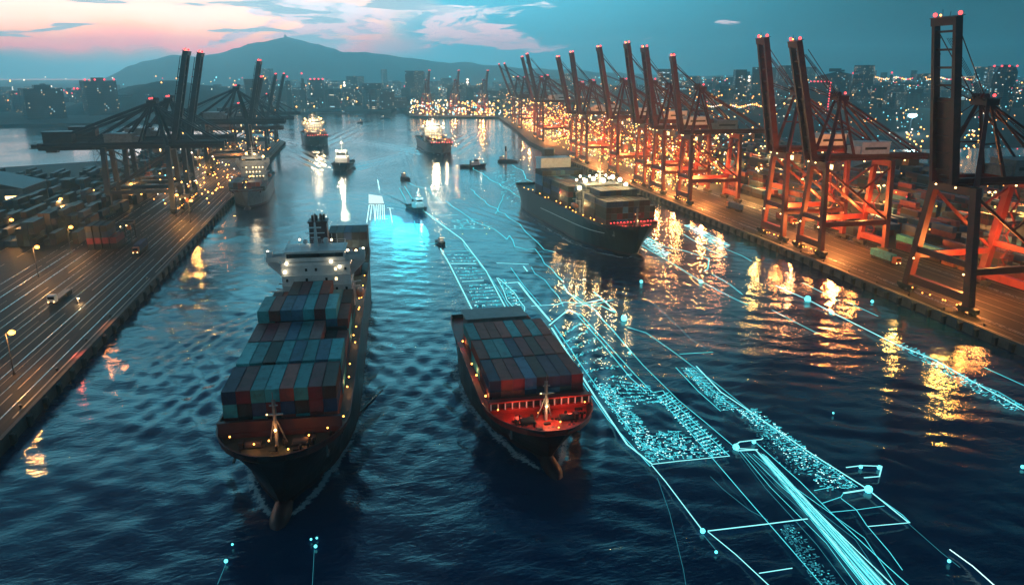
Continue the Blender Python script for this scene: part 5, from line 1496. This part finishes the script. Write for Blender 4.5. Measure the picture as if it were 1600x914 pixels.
light_line([(1018, 725), (1060, 720), (1140, 712)], 2.0, 'bright', 'level bottom edge of the panel block on the long track')
glyphs('light_panel', [(872, 520), (902, 500), (1010, 612), (930, 618)], 150, 'mid', 'sparse rows of marks across the upper long track', (.5, 1.6), 8, 6, thick=.14)
glyphs('light_panel', [(924, 600), (948, 598), (1052, 716), (1014, 722)], 420, 'mid', 'dense ribbon of marks along the left of the panel block', (.3, 1.1), None, 7, thick=.14)
glyphs('light_panel', [(950, 590), (1006, 600), (1036, 626), (972, 640)], 120, 'mid', 'patch of marks at the top of the panel block', (.4, 1.4), 7, 8, thick=.14)
glyphs('light_panel', [(1024, 620), (1042, 612), (1138, 708), (1112, 714)], 330, 'mid', 'dense ribbon of marks along the right of the panel block', (.3, 1.1), 22, 9, thick=.14)
glyphs('light_panel', [(1024, 674), (1058, 672), (1110, 712), (1036, 720)], 150, 'mid', 'city like cluster of marks at the foot of the panel block', (.3, 1.2), None, 10, thick=.14)
# --- cross figure by the dark ship
light_line([(830, 478), (870, 476), (882, 472), (912, 474), (940, 468)], 2.0, 'bright', 'wavy level light line below the orange reflection of the right ship', .2)
light_line([(881, 446), (886, 456), (912, 476)], 2.2, 'bright', 'short thick hook of light beside the orange reflection')
light_line([(900, 478), (935, 474), (958, 468)], 1.4, 'mid', 'faint bar right of the short thick hook', .3)
light_line([(928, 456), (944, 470), (962, 488)], 1.8, 'mid', 'line leading to the large glowing node near the dark ship')
light_line([(912, 476), (940, 478), (960, 488)], 1.2, 'mid', 'thin line below the bar near the large glowing node', .4)
light_line([(980, 511), (1010, 520), (1060, 555), (1082, 572), (1120, 600), (1180, 648), (1248, 700), (1340, 760)], 1.1, 'mid', 'long thin line running from the large node to the far lower right', .2)
light_line([(1062, 553), (1114, 550)], 1.6, 'mid', 'short level light bar alone in the dark water right of centre')
light_line([(1008, 466), (1040, 492), (1080, 530), (1102, 544)], .8, 'dim', 'faint thread of light right of the large node', .3)
# --- squiggles near the dark ship and mid channel
light_line([(696, 314), (716, 328), (740, 346), (772, 358), (792, 374), (796, 368), (804, 385), (822, 390), (836, 389), (846, 402), (880, 440)], 1.5, 'mid', 'jagged light line wandering down mid channel past the red spot', .8)
light_line([(736, 296), (760, 318), (812, 350), (830, 370), (850, 390), (868, 394)], 1.5, 'mid', "jagged light line close along the right ship's side", .8)
light_line([(788, 304), (774, 334)], 1.0, 'mid', "slanting light stroke left of the right ship's stern", .3)
light_line([(740, 262), (768, 282), (800, 300), (824, 318)], 1.6, 'mid', 'light streak curving from the tug towards the right ship', .9)
light_line([(800, 258), (818, 268), (826, 282), (832, 312)], 1.6, 'mid', 'light streak curving from the work barge to the right ship', .9)
glyphs('light_panel', [(770, 268), (800, 262), (828, 312), (790, 322)], 70, 'mid', 'scattered dashes of light on the water behind the right ship', (1.2, 5), None, 12, thick=.32)
light_line([(640, 286), (652, 292), (668, 295), (690, 318)], 1.2, 'mid', 'light thread trailing from the tiny boat in mid channel', .5)
light_line([(624, 294), (634, 312)], 1.2, 'mid', 'left of two short parallel dashes beyond the small tug')
light_line([(632, 291), (645, 312)], 1.2, 'mid', 'right of two short parallel dashes beyond the small tug')
light_line([(590, 281), (593, 297)], 1.6, 'white', 'single upright dash above the glowing sign in the channel')
glyphs('light_panel', [(700, 344), (740, 342), (770, 356), (712, 358)], 46, 'mid', 'loose marks on the water below the small tug', (1, 4), None, 13, thick=.3)
light_line([(676, 337), (716, 336)], .9, 'mid', 'faint level line right below the small tug', .3)
light_line([(690, 358), (768, 358)], .9, 'mid', 'faint level line lower down below the small tug', .3)
# --- the glowing sign block
b = MB()
q = [at(576, 304, HZ), at(597, 307, HZ), at(600, 318, HZ), at(576, 318, HZ)]
for z in (0, .12): b.face([(p_.x, p_.y, HZ+z) for p_ in (q if z else q[::-1])])
for a, c_ in zip(q, q[1:]+q[:1]): b.face([(a.x, a.y, HZ), (c_.x, c_.y, HZ), (c_.x, c_.y, HZ+.12), (a.x, a.y, HZ+.12)])
o = b.build('light_sign', glow('sign_white', (.72, 1, 1, 1), 1.15)); tag(o, 'solid pale glowing rectangle lying over the water in the channel', 'light sign')
b = MB()
def stroke(x0, y0, x1, y1, w_=1.5): line_mb(b, [(x0, y0), (x1, y1)], w_)
# tall letter strokes under the block: |\/()LT like characters
for s in ((577, 320, 573, 348), (581, 320, 578, 344), (577, 320, 583, 320), (584, 320, 586, 345), (588, 320, 586, 345), (591, 320, 590, 342), (594, 320, 594, 343), (591, 320, 594, 320), (591, 343, 594, 343), (597, 320, 598, 343), (600, 320, 601, 343), (601, 343, 606, 342), (605, 325, 615, 326), (609, 325, 613, 348)): stroke(*s)
tag(b.build('light_lettering', HM['white']), 'tall thin glowing letters standing below the pale rectangle', 'light sign')
# --- lower right figures
light_line([(1150, 700), (1180, 702), (1230, 752), (1300, 822), (1420, 938)], 2.2, 'bright', 'left edge line of the thick cyan beam at lower right')
bq = [at(1182, 706, HZ-.1), at(1194, 708, HZ-.1), at(1398, 925, HZ-.1), at(1358, 925, HZ-.1)]
b = MB()
rr = random.Random(4); k = 0.0
while k < .97:
    wd = rr.uniform(.02, .085); k1 = min(1, k+wd); i_ = rr.choices((0, 1, 2), (6, 3, 1))[0]
    f0, f1, n0, n1_ = bq[0].lerp(bq[1], k), bq[0].lerp(bq[1], k1), bq[3].lerp(bq[2], k), bq[3].lerp(bq[2], k1)
    f0, f1 = f0.lerp(n0, rr.uniform(0, .03)), f1.lerp(n1_, rr.uniform(0, .03))
    b.face([f0, n0, n1_, f1], i_)
    k = k1+rr.uniform(.0, .03)
o = b.build('light_beam', [HM['beam'], HM['bright'], HM['dim']]); tag(o, 'broad solid cyan beam sweeping to the lower right corner', 'light beam')
for i in range(6):
    x0 = 1152+i*5
    light_line([(x0, 704+i), (1196+i*8, 762-i), (1276+i*15, 850-i*2), (1330+i*15, 922)], .9, 'mid' if i % 2 else 'dim', f'{ORD[i]} thin line from the left in the fan beside the broad beam', .12)
light_line([(1150, 694), (1156, 690), (1190, 686), (1192, 684)], 2.6, 'bright', 'short thick cap line on top of the bright knot')
light_line([(1150, 696), (1152, 704), (1184, 702)], 3.4, 'bright', 'thick corner line under the bright knot')
light_line([(1182, 692), (1250, 752), (1310, 812), (1382, 880), (1432, 925)], 1.6, 'mid', 'thin line running right of the broad beam', .15)
light_line([(1088, 572), (1126, 612), (1180, 648), (1264, 706), (1356, 764), (1420, 816)], 2.6, 'bright', 'long bright line reaching the glowing corner at lower right')
light_line([(1056, 574), (1092, 612), (1126, 642)], 1.4, 'mid', 'left edge of the narrow comb shaped panel', .1)
light_line([(1072, 576), (1108, 606), (1156, 642)], 1.2, 'mid', 'inner edge of the narrow comb shaped panel', .1)
glyphs('light_panel', [(1062, 574), (1080, 574), (1152, 640), (1128, 642)], 200, 'mid', 'fine comb of marks in the narrow panel right of centre', (.4, 1.3), 26, 15, thick=.12)
glyphs('light_panel', [(1150, 640), (1176, 636), (1340, 760), (1290, 768)], 420, 'mid', 'long band of dotted marks leading to the glowing corner', (.2, .8), None, 16, thick=.14)
glyphs('light_panel', [(1156, 652), (1184, 650), (1272, 740), (1232, 742)], 110, 'dim', 'dim dotted marks below the long dotted band', (.2, .8), None, 17, thick=.14)
light_line([(1318, 770), (1356, 764)], 4.2, 'bright', 'thick short bar at the glowing corner')
light_line([(1318, 770), (1314, 776), (1284, 786)], 1.4, 'mid', 'crooked tail left of the glowing corner', .4)
light_line([(1322, 730), (1346, 727), (1378, 728), (1374, 744), (1350, 746)], 2.4, 'bright', 'open frame of light above the glowing corner')
light_line([(1272, 766), (1302, 760)], 1.3, 'mid', 'short bar left of the crooked tail')
light_line([(1296, 800), (1338, 796), (1382, 790)], 1.1, 'mid', 'middle cross line of the lower right grid')
light_line([(1356, 822), (1422, 816)], 1.6, 'bright', 'lowest cross line of the lower right grid')
light_line([(1360, 768), (1410, 804), (1422, 816)], 1.3, 'mid', 'line closing the right side of the lower right grid')
light_line([(1314, 778), (1338, 796), (1354, 820), (1390, 862), (1410, 890)], 1.3, 'mid', 'line dropping through the lower right grid', .1)
light_line([(1018, 726), (1040, 752), (1096, 826)], 2.0, 'bright', 'line from the panel block down to the round node')
light_line([(1106, 829), (1200, 818), (1262, 810)], 2.6, 'bright', 'long level bar from the round node across the fan of lines')
light_line([(1106, 830), (1150, 866), (1208, 920)], 1.8, 'bright', 'line running from the round node to the bottom edge')
light_line([(1186, 895), (1238, 887)], 1.8, 'bright', 'short level bar near the bottom edge')
light_line([(1027, 746), (1046, 800), (1068, 890), (1072, 916)], .8, 'dim', 'faint thread dropping to the bottom edge left of the round node')
light_line([(1110, 744), (1130, 764), (1170, 796), (1200, 812)], .7, 'dim', 'faint curved thread right of the panel block', .2)
light_line([(1098, 834), (1118, 858)], 1.0, 'dim', 'short faint stem under the round node')
glyphs('light_panel', [(1214, 822), (1238, 818), (1310, 914), (1276, 918)], 150, 'dim', 'trail of pale marks under the long level bar', (.2, .7), None, 19, thick=.12)
light_line([(1484, 858), (1520, 884), (1556, 916)], 1.8, 'white', 'pale slanting line at the lower right corner')
light_line([(1420, 818), (1470, 862), (1500, 886)], .7, 'dim', 'faint thread continuing below the lower right grid', .2)
# --- lines along the right quay
light_line([(1070, 352), (1120, 376), (1140, 384)], 3.0, 'bright', 'upper edge of the bright strip near the right quay', .3)
light_line([(1068, 366), (1110, 392), (1136, 402)], 1.6, 'mid', 'lower edge of the bright strip near the right quay', .3)
glyphs('light_panel', [(1068, 352), (1078, 350), (1140, 382), (1126, 392)], 130, 'bright', 'bright hatched strip near the right quay', (.8, 2.6), None, 21, thick=.3)
glyphs('light_panel', [(996, 374), (1010, 368), (1046, 396), (1036, 404)], 120, 'bright', "bright hatched strip beside the right ship's bow", (.8, 2.8), None, 22, thick=.3)
light_line([(994, 378), (1038, 404), (1070, 424), (1096, 440), (1150, 468), (1168, 476)], 1.5, 'mid', "lower line from the right ship's bow past the small node", .2)
light_line([(1002, 366), (1040, 386), (1070, 392), (1108, 404), (1106, 420), (1100, 424)], 2.0, 'mid', "upper line from the right ship's bow bending to a small node", .3)
light_line([(1136, 390), (1160, 400), (1174, 408)], 1.0, 'mid', 'thin line between the reflections near the right quay', .2)
light_line([(1112, 428), (1140, 444), (1160, 460)], 1.3, 'mid', 'short line left of the yellow reflection', .2)
light_line([(1212, 446), (1262, 468), (1300, 488), (1340, 508), (1396, 536)], 2.4, 'bright', 'bright line through the brightest node along the right quay', .2)
light_line([(1396, 536), (1460, 562), (1520, 596), (1600, 640), (1660, 672)], 3.0, 'bright', 'bright line continuing to the right edge under the yellow reflections', .2)
light_line([(1500, 590), (1560, 612), (1660, 668)], 1.6, 'mid', 'thin line doubling the bright one at the right edge', .2)
light_line([(1538, 574), (1600, 602), (1660, 632)], 1.5, 'mid', 'upper thin line at the right edge of the water', .2)
light_line([(1254, 442), (1312, 470)], 1.4, 'mid', 'thin dash above the brightest node')
light_line([(1324, 472), (1372, 494)], 1.2, 'mid', 'second thin dash right of the brightest node')
light_line([(1206, 484), (1240, 502), (1276, 520)], 1.1, 'mid', 'thin line left below the brightest node', .2)
glyphs('light_panel', [(1400, 540), (1412, 536), (1600, 636), (1580, 644)], 150, 'mid', 'hatching along the bright line at the right edge', (.5, 1.6), None, 24, thick=.16)
# --- nodes
node(975, 497, 1.5, 5200, 'large glowing node left of the orange reflection near the right ship')
node(1262, 467, 1.7, 5200, 'brightest glowing node off the right quay')
node(1299, 488, 1.0, 1100, 'smaller node just right of the brightest one')
node(1095, 440, 1.1, 1800, 'small node where two lines meet off the right bow')
node(1363, 471, .8, 700, 'lone small node floating beyond the line near the right quay')
node(1098, 829, .72, 1300, 'round node at the end of the long level bar')
node(1119, 862, .42, 300, 'tiny node below the round one')
node(1150, 698, 1.1, 3600, 'bright knot at the top of the broad beam')
node(1178, 690, .7, 1500, 'glowing spot beside the bright knot')
node(1357, 764, 1.2, 5200, 'glowing corner node at lower right')
node(1345, 729, .6, 700, 'left node of the open frame above the glowing corner')
node(1374, 730, .7, 800, 'right node of the open frame above the glowing corner')
node(1302, 645, .35, 0, 'pin sized node above the long bright line at right')
node(984, 551, .6, 260, 'small node between two thin lines right of the middle ship')
node(1002, 440, .9, 1500, 'node glinting in the shadow under the right bow')
node(828, 315, 1.6, 3400, "node touching the right ship's stern quarter")
node(353, 876, .5, 420, 'larger of two blue nodes at lower left of the left ship')
node(363, 850, .3, 0, 'smaller of two blue nodes at lower left of the left ship')
node(493, 853, .45, 420, 'blue node at the front of the dark shadow of the left ship')
node(486, 842, .3, 0, 'tiny blue node, left of a pair ahead of the left ship')
node(495, 840, .3, 0, 'tiny blue node, right of a pair ahead of the left ship')
node(1598, 729, .6, 300, 'node at the right edge of the water')
node(1483, 876, .45, 300, 'node beside the pale slanting line in the lower right corner')
light_line([(353, 880), (340, 912)], 1.0, 'dim', 'faint thread dropping from the blue node at lower left')
light_line([(491, 858), (488, 914)], .8, 'dim', 'faint thread dropping from the blue node ahead of the left ship')
# unseen lamps added to make the pool of light by the sign and tug
for px, py, e in ((640, 330, 22000), (604, 318, 12000)):
    p_ = at(px, py, 6); lamp('added_sign_glow', p_, e, (.04, .80, 1), 10)
